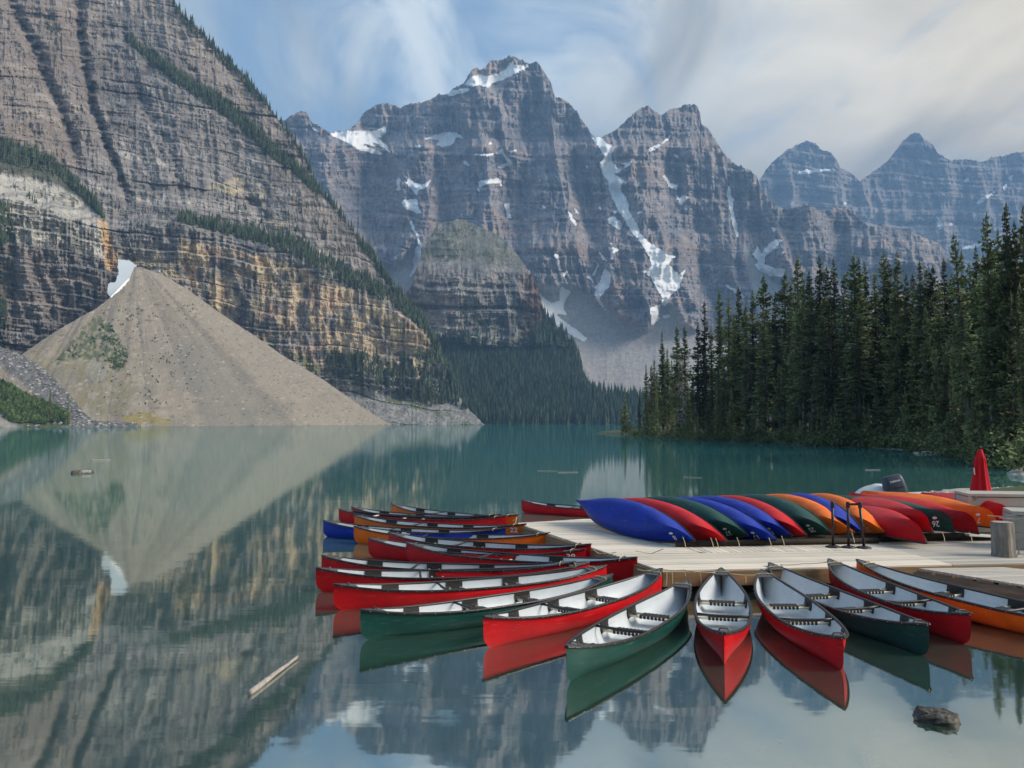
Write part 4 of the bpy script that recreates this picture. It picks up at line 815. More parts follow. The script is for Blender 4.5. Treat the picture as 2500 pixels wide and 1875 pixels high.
# ------------------------------------------------------------------ canoes
CL, CB = 5.2, .455
def hull_pt(s, u, inner=0.0):
    th = u*math.pi/2; e = 2/2.7; yy = math.sin(th)**e; zz = 1-math.cos(th)**e if u < 1 else 1.0
    k = .9*abs(s)**2.2; yy += (u**.95-yy)*k
    sheer = .285+.175*abs(s)**2.7; keel = -.085+.03*s*s
    z = keel+zz*(sheer-keel)
    Lh = CL/2-.30*(1-zz)**7
    x = s*Lh*(1-.012*(inner > 0)); y = CB*(1-.035*zz**4)*yy*max(0.0, 1-abs(s)**(2.15+.25*zz))**(.92+.35*(1-zz))
    if inner: y = max(0.0, y-inner); z = max(z+inner*(1-zz), .014)
    if not inner and .72 < zz < .80: y += .004
    return x, y, z
def hull_surf(mname, m, inner=0.0, flip=False, ns=56, nu=18):
    b = MB(); us = [i/nu for i in range(nu+1)]
    if not inner: us = [.82 if abs(u-.833) < .01 else u for u in us]
    ss = [math.sin(math.pi/2*(-1+2*i/ns)) for i in range(ns+1)]; rows = [-1*u for u in reversed(us[1:])]+us; w = len(rows)
    for s in ss:
        for u in rows:
            x, y, z = hull_pt(s, abs(u), inner); b.v.append((x, math.copysign(y, u) if u else 0.0, z))
    for i in range(ns):
        for j in range(w-1):
            a = i*w+j; f = (a, a+1, a+w+1, a+w); b.f.append(f if flip else f[::-1])
    return b.mesh(mname, m, True)
def inner_w(x, z):      # half width of the inside at station x, height z
    best = 0
    for k in range(41):
        u = k/40; s = max(-1, min(1, x/(CL/2-.02))); X, Y, Z = hull_pt(s, u, .012)
        if Z <= z: best = Y
    return best
def sheer_z(x): s = min(1, abs(x)/(CL/2)); return .285+.175*s**2.7
def gun_mesh(side, dz):
    b = MB(); ns = 48; sec = [(-.020, -.016), (.022, -.022), (.026, .004), (.016, .016), (-.012, .016), (-.022, .004)]
    for i in range(ns+1):
        s = math.sin(math.pi/2*(-1+2*i/ns)); x, y, z = hull_pt(s, 1.0)
        for dy, dzz in sec: b.v.append((x, side*max(y+dy, -.004 if dy < 0 else dy), z+dzz+dz))
    n = len(sec)
    for i in range(ns):
        for j in range(n):
            a = i*n+j; c = i*n+(j+1) % n; f = (a, c, c+n, a+n); b.f.append(f if side > 0 else f[::-1])
    b.f.append(tuple(range(n))); b.f.append(tuple(ns*n+j for j in reversed(range(n))))
    return b.mesh('gunwale', M_GUN, True)
def deck_mesh(end):
    b = MB(); n = 6; x0 = CL/2-.40
    top = []; 
    for i in range(n+1):
        x = x0+(CL/2-.012-x0)*i/n; s = x/(CL/2); y = hull_pt(s, 1.0)[1]-.008; top.append((x, max(y, .003), sheer_z(x)+.012))
    for dz in (0, -.02):
        for x, y, z in top: b.v += [(end*x, y, z+dz), (end*x, -y, z+dz)]
    m = 2*(n+1)
    for i in range(n): b.f += [(2*i, 2*i+1, 2*i+3, 2*i+2), (m+2*i+2, m+2*i+3, m+2*i+1, m+2*i)]
    b.f += [(0, m, m+1, 1)]
    x = end*(x0+.14); b.tube([(x, -.075, sheer_z(x)+.012), (x, -.05, sheer_z(x)+.045), (x, .05, sheer_z(x)+.045), (x, .075, sheer_z(x)+.012)], .012, 5)
    return b.mesh('deck_plate', M_DECK)
def seat_parts(x):
    zs = sheer_z(x)-.125; out = []
    for dx in (-.105, .105):
        w = inner_w(x+dx, zs); out.append(('seat_rail', MB().tube([(x+dx, -w, zs), (x+dx, w, zs)], .019, 8).mesh('seat_rail', M_ASH, True)))
    w = inner_w(x, zs)*.56; b = MB(); b.box((x, 0, zs+.018), (.205, 2*w, .012)); n = max(5, int(2*w/.058))
    for k in range(n):
        y = -w+(k+.5)*2*w/n
        for dx in (-.105, .105): b.box((x+dx, y, zs), (.046, 2*w/n*.60, .048))
    for k in range(4): b.box((x-.06+.04*k, 0, zs+.022), (.024, 2*w, .005))
    out.append(('webbing', b.mesh('webbing', M_WEB)))
    for sd_ in (-1, 1):
        b = MB(); n = 5
        for i in range(n+1):
            xx = x-.155+.31*i/n
            pinch = .012*math.sin(math.pi*i/n)
            for z in (sheer_z(xx)-.012, sheer_z(xx)-.07, sheer_z(x)-.165+pinch):
                for off in (.004, .018): b.v.append((xx, sd_*(inner_w(xx, z)-off), z))
        for i in range(n):
            a = i*6; c = a+6
            b.f += [(a+1, a+3, c+3, c+1), (a+3, a+5, c+5, c+3), (a, c, c+2, a+2), (a+2, c+2, c+4, a+4), (a, a+1, c+1, c), (a+4, c+4, c+5, a+5)]
        b.f += [(0, 2, 3, 1), (2, 4, 5, 3)]; e = n*6; b.f += [(e, e+1, e+3, e+2), (e+2, e+3, e+5, e+4)]
        for q in (1, -1):
            p0 = (x-.10, sd_*(inner_w(x-.10, sheer_z(x)-.09-.05*q)-.02), sheer_z(x)-.09-.05*q); p1 = (x+.10, sd_*(inner_w(x+.10, sheer_z(x)-.09+.05*q)-.02), sheer_z(x)-.09+.05*q)
            b.tube([p0, p1], .006, 4)
        out.append(('seat_bracket', b.mesh('seat_bracket', M_BRKT)))
    return out
CM = {k: hull_surf('hull', m) for k, m in M_HULL.items()}
LIN = hull_surf('hull_lining', M_LINING, .012, True); LINB = hull_surf('hull_lining', M_LINBLK, .012, True)
GUN = [gun_mesh(1, 0), gun_mesh(-1, .002)]; DECK = [deck_mesh(1), deck_mesh(-1)]
SEATS = [seat_parts(x) for x in (-1.55, -.33, .77)]
def yoke_mesh():
    x = -.66; w = inner_w(x, sheer_z(x)-.02)+.005; z = sheer_z(x)-.012; b = MB()
    b.tube([(x, -w, z), (x, -w*.5, z-.012), (x, -.12, z-.02), (x, .12, z-.02), (x, w*.5, z-.012), (x, w, z)], [.022, .019, .024, .024, .019, .022], 8); return b.mesh('yoke', M_GUN, True)
YOKE = yoke_mesh()
def rivet_mesh():
    b = MB(); n = 20
    for i in range(n+1):
        s = -.95+1.9*i/n; x, y, z = hull_pt(s, 1.0)
        for sd_ in (-1, 1): b.box((x, sd_*(y+.0265), z-.004), (.009, .009, .009))
    return b.mesh('rivets', M_RIVET)
RIV = rivet_mesh()
def handle_mesh():      # short tie loop round the dock-end deck plate
    x = CL/2-.30; y = hull_pt(x/(CL/2), 1)[1]+.02; z = sheer_z(x)+.03; return MB().tube([(x, -y, z-.05), (x, -y, z), (x+.01, 0, z+.012), (x, y, z), (x, y, z-.06)], .009, 5, True).mesh('tie_rope', M_ROPE)
TIE = handle_mesh()
def text_mesh(body, size):
    cu = bpy.data.curves.new('txt', 'FONT'); cu.body = body; cu.size = size; cu.align_x = 'CENTER'; cu.align_y = 'CENTER'; cu.offset = size*.02; cu.resolution_u = 3
    o = bpy.data.objects.new('txt', cu); sc.collection.objects.link(o); dg = bpy.context.evaluated_depsgraph_get(); me = bpy.data.meshes.new_from_object(o.evaluated_get(dg))
    vs_ = [tuple(v.co) for v in me.vertices]; fs = [tuple(p.vertices) for p in me.polygons]; bpy.data.objects.remove(o); return vs_, fs
def wrap(vs_, fs, xc, zc, side, m, sx=1, sz=1, name='number_decal'):
    """print a flat shape on the hull side: a runs along the hull, b up it"""
    b = MB(); out = []
    for a, bb, _ in vs_:
        X = xc+a*sx*(1 if side < 0 else -1); Z = zc+bb*sz; y = 0
        prev = None
        for k in range(61):
            u = k/60; s = X/(CL/2-.30*(1-(1-math.cos(u*math.pi/2)**(2/2.7) if u < 1 else 1))**7); s = max(-1, min(1, s)); x_, y_, z_ = hull_pt(s, u)
            if prev and z_ >= Z: t = (Z-prev[1])/max(1e-6, z_-prev[1]); y = prev[0]+(y_-prev[0])*t; break
            prev = (y_, z_)
        out.append((X, side*(y+.006), Z))
    b.add(out, fs if True else fs); return b.mesh(name, m)
NUM = {}
def decal(root, text, xc, zc, side, oval=True, size=.19):
    key = (text, xc, zc, side, oval, size)
    if key not in NUM:
        L_ = [wrap(*text_mesh(text, size), xc, zc, side, M_WHITE)]
        if oval:
            n = 20; v = [(.062*math.cos(2*math.pi*k/n), .030*math.sin(2*math.pi*k/n), 0) for k in range(n)]+[(0, 0, 0)]
            L_.append(wrap(v, [(k, (k+1) % n, n) for k in range(n)], xc-.02, zc-.13, side, M_WHITE, name='logo_decal'))
        NUM[key] = L_
    for me in NUM[key]: link(bpy.data.objects.new(me.name.split('.')[0], me), root)
def floating(px0, py0, px1, py1, color, label, black=False, num=None, tie=True, z=.455, zd=.455):
    p = Vector(on(px0, py0, z)); q = Vector(on(px1, py1, zd)); d = q-p; c = (p+q)/2
    o = empty('canoe', (c.x, c.y, (zd-z)/2), math.atan2(d.y, d.x)); o.scale = (d.length/CL, 1, 1); o.rotation_euler[0] = random.uniform(-.015, .015); o.rotation_euler[1] = -math.atan2(zd-z, CL)
    link(bpy.data.objects.new('hull', CM[color]), o); link(bpy.data.objects.new('hull_lining', LINB if black else LIN), o)
    for g in GUN: link(bpy.data.objects.new('gunwale', g), o)
    for g in DECK: link(bpy.data.objects.new('deck_plate', g), o)
    tag(link(bpy.data.objects.new('rivets', RIV), o), kind='stuff')
    if not black:
        link(bpy.data.objects.new('yoke', YOKE), o)
        for parts in SEATS:
            w_ = next(m for n, m in parts if n == 'webbing'); s = link(bpy.data.objects.new('seat', w_), o)
            for n, m in parts:
                if n != 'webbing': link(bpy.data.objects.new(n, m), s)
    else:
        for x in (-.45, .15, -1.4, 1.3):
            zz = sheer_z(x)-.03; w = inner_w(x, zz); MB().box((x, 0, zz), (.06, 2*w, .02)).build('thwart', M_ASH, o)
    if tie: link(bpy.data.objects.new('tie_rope', TIE), o)
    if num: decal(o, num, CL/2-.30, .28, -1, oval=False, size=.19)
    return tag(o, label, 'canoe', 'canoes afloat around the dock')
FL = [
 ('orange', 955,1229.5,1265,1257, 'orange canoe floating farthest out at the back left of the fan', {}),
 ('red', 858,1238,1222,1256, 'red canoe with pale lining, second from the back left behind the black-lined one', {'zd': .47}),
 ('red', 827,1243,1236.5,1259.6, 'red canoe with black lining and cream thwarts at the back left', {'black': True}),
 ('orange', 865,1258,1285,1279.5, 'orange canoe with a white 22 on its dock end', {'num': '22', 'zd': .49}),
 ('blue', 789,1271,1235,1290, 'blue canoe afloat at the left of the dock', {}),
 ('orange', 864,1285,1343,1301, 'orange canoe right in front of the floating blue one', {}),
 ('red', 949,1300,1444,1329, 'red canoe just in front of the third orange canoe, square end near the dock', {'zd': .53}),
 ('red', 899,1314,1430,1341, 'red canoe with a white 39 at its dock end, half hidden in the left fan', {'num': '39'}),
 ('red', 992,1324,1557,1362, 'red canoe with its big red dock end filling the dock corner', {'zd': .54}),
 ('red', 785,1357,1405,1372, 'red canoe, uppermost of the three long red ones in the middle of the left fan', {}),
 ('red', 771,1387,1439,1373, 'red canoe reaching farthest left, middle one of the three long red canoes', {}),
 ('red', 814,1427,1481,1381, 'red canoe directly behind the long green one on the left', {}),
 ('green', 880,1490,1496,1403, 'long green canoe on the left with its side to the viewer', {}),
 ('red', 1181,1507,1617,1389, 'red canoe between the two green ones left of centre', {'zd': .52}),
 ('green', 1382.5,1580,1679.5,1417, 'green canoe just left of the head-on red one, orange float inside', {}),
 ('red', 1768,1547,1760.5,1388, 'red canoe seen head-on at the front of the dock', {}),
 ('red', 2059,1558,1858,1391.6, 'red canoe just right of the head-on one, orange float inside', {'zd': .55}),
 ('green', 2268,1525,1878,1375, 'green canoe on the right between two red ones', {'zd': .50}),
 ('red', 2369,1502,2022,1363, 'red canoe on the right between the green and the orange one', {'zd': .64}),
]
CAN = []
for c, a, b_, c2, d2, lab, kw in FL: CAN.append(floating(a, b_, c2, d2, c, lab, **kw))
p = on(2090, 1366.7, .62); dirv = Vector((7.35-6.63+.35, -5.1, 0)).normalized()
def fl_world(p, q, color, lab):
    c = (Vector(p)+Vector(q))/2; o = floating(1700, 1400, 1700, 1500, color, lab); d = Vector(q)-Vector(p); o.location = (c.x, c.y, max(0, (q[2]-.455)/2)); o.rotation_euler[2] = math.atan2(d.y, d.x); o.rotation_euler[1] = -math.atan2(q[2]-.455, CL); o.scale = (d.length/CL, 1, 1); return o
near = on(2663, 1502, .455)
pv_ = Vector(near)-Vector(p); pv_ = Vector(p)+pv_.normalized()*5.25
CAN.append(fl_world(tuple(pv_), p, 'orange', 'orange canoe running out of the frame at the lower right'))
tp_ = Vector(on(1273, 1221, .455)); CAN.append(fl_world(tuple(tp_), tuple(tp_+Vector((4.75, -2.2, 0))), 'red', 'red canoe afloat behind the dock beside the first overturned blue one'))
# orange floats lying in two of the hulls
for k, lx in ((14, -1.15), (16, -1.25)):
    o = CAN[k]; m = o.matrix_basis @ Vector((lx, -.05 if k == 14 else .12, .0)); b = MB(); b.lathe([(.015, .0), (.06, .02), (.085, .06), (.07, .11), (.025, .135)], (0, 0, 0), 12); b.tube([(0, 0, .13), (.02, .01, .2), (.0, .02, .27)], .006, 4)
    f = b.build('bailer_float', M_ORANGE, None, True); f.location = (m.x, m.y, -.045); tag(f, 'small orange float lying in the green canoe left of centre' if k == 14 else 'small orange float lying in the red canoe right of centre', 'float')
# overturned canoes, leaning on each other along the dock
def overturned(p, q, color, roll, label, num=None, side=1, xc=None):
    p = Vector(p); q = Vector(q); X = (q-p).normalized(); Z = Vector((0, 0, -1)); Z = (Z-X*Z.dot(X)).normalized(); Z = Matrix.Rotation(roll, 3, X) @ Z; Y = Z.cross(X)
    c = (p+q)/2-Z*.46; M = Matrix((X, Y, Z)).transposed().to_4x4(); M.translation = c
    o = empty('overturned_canoe'); o.matrix_world = M @ Matrix.Diagonal(((q-p).length/CL, 1, 1, 1))
    link(bpy.data.objects.new('hull', CM[color]), o); link(bpy.data.objects.new('hull_lining', LIN), o)
    for g in GUN: link(bpy.data.objects.new('gunwale', g), o)
    if num: decal(o, num, xc if xc else CL/2-.42, .24, side)
    return tag(o, label, 'canoe', 'overturned canoes stacked on the dock')
def zi2(x, y): return 1350+x*.27125, 1180+y*.27125
def zi3(x, y): return 1900+x*.27125, 1080+y*.27125
OV = [('blue', (1696,1320), 'blue overturned canoe at the left end of the row, wholly in view', '8'), ('red', (1775,1321), 'red overturned canoe second from the left of the row', None), ('green', (1827,1308), 'leftmost green overturned canoe, between a red and a blue one', '37'),
 ('blue', (1897,1319), 'blue overturned canoe right of the leftmost green one, left of two adjoining blue ones', '17'), ('blue', (1934,1308), 'blue overturned canoe with a red one close on its right', '6'), ('red', (1969,1307), 'red overturned canoe between a blue one and the second green one', None), ('green', (2029,1300), 'second green overturned canoe, between a red and an orange one', '25'),
 ('orange', (2086,1300), 'orange overturned canoe without number behind the left post', None), ('blue', (2104,1296), 'blue overturned canoe between the two orange ones', None), ('orange', (2162,1300), 'orange numbered overturned canoe behind the right post, right of the narrow blue one', '27')]
p_first = at(1424.6, 1226.6, 22.3)
for i, (c, (px, py), lab, num) in enumerate(OV):
    dn = 19.25+.05*i+(.25 if py < 1312 else 0); q = at(px, py, dn)
    fx = 1424.6+i*59; p = Vector(at(fx+4, 1240-i*1.1, 24.0+.06*i))
    pass
    overturned(tuple(p), q, c, R(56), lab, num)
OV2 = [('red', (2278,1300), (2075,1222), 'red overturned canoe resting on the rack left of the rightmost green one', None, 0), ('green', (2332,1299), (2040,1219), 'rightmost green overturned canoe with big white number', '26', 0), ('red', (2391,1303), (2110,1214), 'red overturned canoe between the rightmost green and the rightmost orange one', None, 0), ('orange', (2437,1290), (2140,1208), 'rightmost orange overturned canoe near the grey boxes', '7', 0), ('red', (2478,1280), (2290,1212), 'red overturned canoe at the right end in front of the grey boxes', None, 0), ('red', (2262,1327), (2080,1240), 'red overturned canoe lowest on the planks beside the posts', None, 0)]
for i, (c, (px, py), (fx, fy), lab, num, rl) in enumerate(OV2):
    dn = {0: 19.6, 1: 19.8, 2: 20.0, 3: 20.5, 4: 21.1, 5: 19.0}[i]; q = Vector(at(px, py, dn)); p = Vector(at(fx-34, fy+27, dn+4.2)); L_ = 5.1
    overturned(tuple(p), tuple(q), c, R(20), lab, num)

# ------------------------------------------------------------------ dock
DZ = .45; TH = R(6.5); C0 = Vector((2.89, 16.32)); U = Vector((math.cos(TH), math.sin(TH))); W = Vector((-math.sin(TH), math.cos(TH)))
def dk(u, v, z=DZ): q = C0+U*u+W*v; return (q.x, q.y, z)
dock = empty('dock', dk(0, 0, 0)); tag(dock, 'pale planked floating dock carrying the overturned canoes', 'dock')
def planks(parent, poly, ang, m, z, w=.142, gap=.020, th=.035, name='plank', cen=(0, 0)):
    ca, sa = math.cos(ang), math.sin(ang); P = [((x-cen[0])*ca+(y-cen[1])*sa, -(x-cen[0])*sa+(y-cen[1])*ca) for x, y in poly]; lo = min(p[1] for p in P); hi = max(p[1] for p in P); t = lo; pl = Vector(parent.location)
    def span(yy):
        xs = []
        for i in range(len(P)):
            (x1, y1), (x2, y2) = P[i], P[(i+1) % len(P)]
            if (y1 <= yy < y2) or (y2 <= yy < y1): xs.append(x1+(x2-x1)*(yy-y1)/(y2-y1))
        return (min(xs), max(xs)) if len(xs) >= 2 else None
    k = 0
    while t+w <= hi+1e-6:
        a = span(t+1e-4); b = span(t+w-gap)
        if a and b:
            zz = z+random.uniform(-.0015, .0015); V = []
            x0 = (a[0]+b[0])/2; y0 = t+(w-gap)/2
            for dz in (0, -th): V += [(a[0]-x0, -(w-gap)/2, dz), (a[1]-x0, -(w-gap)/2, dz), (b[1]-x0, (w-gap)/2, dz), (b[0]-x0, (w-gap)/2, dz)]
            o = MB().add(V, [(0, 1, 2, 3), (7, 6, 5, 4), (0, 4, 5, 1), (1, 5, 6, 2), (2, 6, 7, 3), (3, 7, 4, 0)]).build(name, m, parent)
            o.location = Vector((cen[0]+x0*ca-y0*sa, cen[1]+x0*sa+y0*ca, zz))-pl; o.rotation_euler = (0, 0, ang)
        t += w; k += 1
xy = lambda u, v: dk(u, v)[:2]
LB = (.12, 23.94)
LBl = (Vector(LB)-C0); lu, lv = LBl.dot(U), LBl.dot(W)     # left back corner in dock frame
def ledge(v): return lu*v/lv
planks(dock, [xy(0, 0), xy(5.98, 0), xy(5.98, 2.0), xy(ledge(2.0), 2.0)], TH, M_PLANK, DZ, cen=(C0.x, C0.y))
planks(dock, [xy(ledge(2.01), 2.01), xy(1.47, 2.01), xy(.6, lv+.9), xy(lu, lv)], TH-R(2.5), M_PLANK, DZ, cen=(C0.x, C0.y))
planks(dock, [xy(1.49, 2.01), xy(5.98, 2.01), xy(5.98, 9.3), xy(.62, 9.3)], TH+R(90), M_PLANK, DZ, cen=(C0.x, C0.y))
planks(dock, [xy(6.0, 0), xy(12.5, 0), xy(12.5, 8.5), xy(6.0, 9.3)], TH, M_PLANKG, DZ-.004, cen=(C0.x, C0.y))
def board(parent, a, b, z0, z1, th, m, name='fascia_board'):
    a = Vector(a); b = Vector(b); d = (b-a); L_ = d.length; d.normalize(); n = Vector((d.y, -d.x)); o = MB().box((L_/2, 0, 0), (L_, th, z1-z0)).build(name, m, parent)
    o.location = Vector((a.x+n.x*th/2, a.y+n.y*th/2, (z0+z1)/2))-Vector(parent.location); o.rotation_euler = (0, 0, math.atan2(d.y, d.x)); return o
cuts = [0, 2.9, 5.2, 6.1, 9.0, 12.5]
for i in range(5): board(dock, xy(cuts[i]+.004, -.012), xy(cuts[i+1]-.004, -.012), DZ-.305, DZ-.042, .045, M_FASC)
lc = [0, .42, .75, 1.0]
for i in range(3):
    a = Vector(LB).lerp(C0, lc[i]); b = Vector(LB).lerp(C0, lc[i+1]); n = (C0-Vector(LB)).normalized(); n = Vector((n.y, -n.x)); board(dock, a+n*.012, b+n*.012-(b-a).normalized()*.008, DZ-.30, DZ-.042, .045, M_FASC)
board(dock, Vector(LB)+Vector((.02, .03)), Vector(xy(.6, lv+.9))+Vector((0, .03)), DZ-.3, DZ-.04, -.04, M_FASC)
fl = MB(); M_ = Matrix.Translation(Vector((C0.x, C0.y, 0))) @ Matrix.Rotation(TH, 4, 'Z')
for u, v, w_, l_ in ((1.6, 1.2, 2.4, 1.6), (4.6, 1.2, 2.6, 1.6), (8.5, 3, 4, 5), (.8, 5.2, 1.8, 4.4), (4.5, 5.5, 3.5, 5)): fl.box((u, v, .03), (w_, l_, .58), M_)
o = fl.build('float_block', M_FLOAT, dock); o.location = -Vector(dock.location)
for u, v0 in ((1.2, 2.9), (1.2, 6.4)):
    b = MB().tube([(0, 0, 0), (4.9, .02, .0)], [.07, .065], 10); o = b.build('rack_beam', M_SHADEWOOD, None, True); q = dk(u, v0, DZ+.075+(.18 if v0 > 5 else 0)); o.location = q; o.rotation_euler = (0, 0, TH); tag(o, 'timber bearer under the row of overturned canoes, ' + ('near the posts' if v0 < 5 else 'at the back of the dock'), 'beam')
for u, v0 in ((6.3, 3.2), (6.5, 5.4)):
    o = MB().tube([(0, 0, 0), (4.2, .02, .0)], [.09, .085], 10).build('rack_beam', M_SHADEWOOD, None, True); o.location = dk(u, v0, DZ+.095); o.rotation_euler = (0, 0, TH); tag(o, 'timber bearer under the right group of overturned canoes, ' + ('front one' if v0 < 5 else 'rear one'), 'beam')
# gangway on the right, a hand below the dock
gw = empty('gangway', (7.95, 16.75, 0)); tag(gw, 'narrow planked gangway leaving the dock at the lower right', 'gangway')
GP = [(7.95, 16.72), (9.55, 16.92), (13.2, 13.9), (10.9, 11.9)]
planks(gw, GP, TH-R(2), M_PLANKG, DZ-.015, cen=(7.95, 16.7))
gd = (Vector(GP[3])-Vector(GP[0])).normalized(); gn = Vector((gd.y, -gd.x))
board(gw, Vector(GP[0])+gn*.0, Vector(GP[3]), DZ-.39, DZ-.09, .05, M_FASCG)
for k in range(14):
    a = Vector(GP[0])+gd*(.05+k*.40); board(gw, a, a+gd*.30, DZ-.085, DZ-.053, .045, M_FASCG, 'spacer_block')
gf = MB().box((0, 0, 0), (1.3, 4.0, .3), Matrix.Rotation(math.atan2(gd.y, gd.x)-math.pi/2, 4, 'Z')).build('float_block', M_FLOAT, gw); gf.location = (2.4, -2.2, .0)
# ropes along the dock edge
def rope(pts, label, r_=.011, m=M_ROPE, sag=0.0):
    P = [Vector(p) for p in pts]; out = []
    for i in range(len(P)-1):
        for k in range(8):
            t = k/8; q = P[i].lerp(P[i+1], t); q.z -= sag*4*t*(1-t); out.append(q)
    out.append(P[-1]); b = MB(); b.tube(out, r_, 5); return tag(b.build('mooring_rope', m, None, True), label, 'rope', 'mooring ropes along the dock')
def zr(x, y, D): return at(1500+x*.1808, 1370+y*.1808, D)
rope([zr(640, 110, 16.25), zr(940, 118, 16.2), zr(1360, 155, 16.15)], 'taut rope from the dock corner to the head-on red canoe', sag=.015)
rope([zr(1560, 170, 16.2), zr(1960, 185, 16.1)], 'taut rope between the tips of the head-on canoe and its right neighbour', sag=.02)
rope([zr(310, 105, 16.6), zr(430, 130, 16.4), zr(620, 95, 16.3)], 'rope from the big red canoe end round the dock corner', sag=.01)
for i, (x0, y0, x1, y1) in enumerate(((705, 120, 700, 330), (775, 120, 785, 310), (945, 150, 960, 200), (1155, 160, 1170, 310), (1765, 190, 1775, 300))): rope([zr(x0, y0, 16.22), zr((x0+x1)/2+6, (y0+y1)/2, 16.2), zr(x1, y1, 16.18)], 'short rope end hanging down the front face of the dock', .008)
rope([at(1552, 1345, 17.9), at(1590, 1352, 17.9), at(1620, 1340, 17.7), at(1445, 1335, 18.8)][:3], 'slack rope lying on the left dock edge by the big red canoe end', .010)
rope([at(1443, 1337, 18.9), at(1462, 1352, 18.7), at(1485, 1352, 18.5), at(1505, 1348, 18.4)], 'slack rope from the square red canoe end to the dock', .010)
rope([at(1252, 1272, 25.2), at(1262, 1262, 25.0), at(1258, 1278, 24.6)], 'thin rope at the end of the back orange canoe', .009)
rope([at(1905, 1379, 16.4), at(1960, 1376, 16.45), at(2022, 1372, 16.5)], 'taut rope between the right green and red canoe tips', .010, sag=.01)
for i, (px, py) in enumerate(((1670, 1333), (1738, 1335), (1750, 1336), (1802, 1334), (1880, 1335), (1911, 1330), (2082, 1322), (2303, 1320), (2370, 1322))): rope([at(px-3, py-22, 18.9), at(px+2, py-8, 18.8), at(px+4, py+3, 18.6)], 'loose painter line dangling from an overturned canoe', .007)
# ------------------------------------------------------------------ things on and behind the dock
def stanchion(u_px, v_py, label, lean=0.0):
    p = on(u_px, v_py, DZ); o = empty('queue_post', p); MB().lathe([(.165, 0), (.165, .018), (.12, .035), (.04, .055)], n=24).build('base', M_POST, o, True)
    MB().tube([(0, 0, .05), (lean, 0, .93)], .031, 12).build('pole', M_POST, o, True); MB().lathe([(.036, .90), (.043, .92), (.043, 1.02), (.036, 1.04)], (lean, 0, 0), 14).build('belt_head', M_POST, o, True)
    return tag(o, label, 'post', 'black queue posts'), p
s1 = stanchion(2034, 1336, 'black queue post standing left of the belted pair'); s2 = stanchion(2072, 1337, 'left post of the pair of black queue posts joined by a belt'); s3 = stanchion(2109, 1338, 'right post of the pair of black queue posts joined by a belt', -.07)
a = Vector(s2[1]); b = Vector(s3[1]); o = MB().box(((a.x+b.x-.07)/2, (a.y+b.y)/2, DZ+.985), (b.x-a.x-.13, .006, .05)).build('belt', M_POST); tag(o, 'black belt stretched between two queue posts', 'belt')
# stump
def stump():
    p = on(2451, 1357, DZ); rr = random.Random(4); o = empty('tree_stump', p); b = MB(); n = 26; rows = 9
    rad = [.215*(1+.05*math.sin(3*k*2*math.pi/n+1)+.035*math.sin(7*k*2*math.pi/n)+rr.uniform(-.015, .015)) for k in range(n)]
    for i in range(rows+1):
        z = .72*i/rows; f = 1.08-.06*i/rows+(.06 if i == 0 else 0)
        for k in range(n): a = 2*math.pi*k/n; b.v.append((rad[k]*f*math.cos(a)-.03*z, rad[k]*f*math.sin(a), z+(rr.uniform(-.01, .01) if i == rows else 0)))
    for i in range(rows):
        for k in range(n): a = i*n+k; c = i*n+(k+1) % n; b.f.append((a, c, c+n, a+n))
    b.build('bark', M_STUMP, o); MB().lathe([(.02, .70), (.20, .705), (.20, .722), (.15, .728), (.02, .73)], (-.022, 0, 0), 24).build('cut_face', M_DEAD, o); tag(o, 'upright grey tree stump on the dock at the right', 'stump')
stump()
def deck_box(c, size, rz, label, rows, dark=False):
    o = empty('storage_box', c, rz); w, d, h = size
    for i in range(rows):
        hh = (h-.10)/rows; z = hh*(i+.5)
        for sgn, dim, off in ((-1, (w, .03, hh-.008), (0, -d/2)), (1, (w, .03, hh-.008), (0, d/2)), (0, (.03, d-.04, hh-.008), (-w/2, 0)), (2, (.03, d-.04, hh-.008), (w/2, 0))): MB().box((off[0], off[1], z), dim).build('side_slat', M_BOXD if dark and sgn == 2 else M_BOX, o)
    MB().box((0, 0, h-.045), (w+.06, d+.06, .07)).build('lid', M_BOX, o)
    for sx in (-1, 1):
        for sy in (-1, 1): MB().box((sx*(w/2+.003), sy*(d/2+.003), h/2-.045), (.07, .07, h-.09)).build('corner_post', M_BOX, o)
    MB().box((-w/2+.14, -d/2-.028, h-.12), (.05, .02, .09)).build('latch', M_STEEL, o)
    return tag(o, label, 'box', 'grey storage boxes')
deck_box((14.05, 22.2, DZ), (4.1, 1.0, 1.0), R(-9), 'long low grey storage box under the red umbrella', 4)
deck_box((12.15, 19.2, DZ), (1.5, .9, .86), R(-20), 'smaller grey storage box behind the stump at the right edge', 4)
o = MB().box((0, 0, .5), (.5, .04, 1.0)).build('sign_board', M_BOXD); o.location = (11.75, 18.1, DZ); o.rotation_euler = (0, 0, R(10)); tag(o, 'dark board standing at the right edge beside the folding stand', 'board')
def stand():
    p = on(2484, 1361, DZ); o = empty('folding_stand', p)
    for y in (0, .45):
        MB().tube([(-.02, y, 0), (.30, y, .86)], .011, 6).build('leg', M_STEEL, o); MB().tube([(.32, y, 0), (0.0, y, .86)], .011, 6).build('leg', M_STEEL, o)
    MB().tube([(-.36, 0, .83), (0.0, 0, .80), (.3, 0, .86), (.55, 0, .84)], .010, 6).build('top_rail', M_STEEL, o); MB().tube([(-.36, .45, .83), (0.0, .45, .80), (.3, .45, .86), (.55, .45, .84)], .010, 6).build('top_rail', M_STEEL, o)
    tag(o, 'folding steel stand with crossed legs beside the stump', 'stand')
stand()
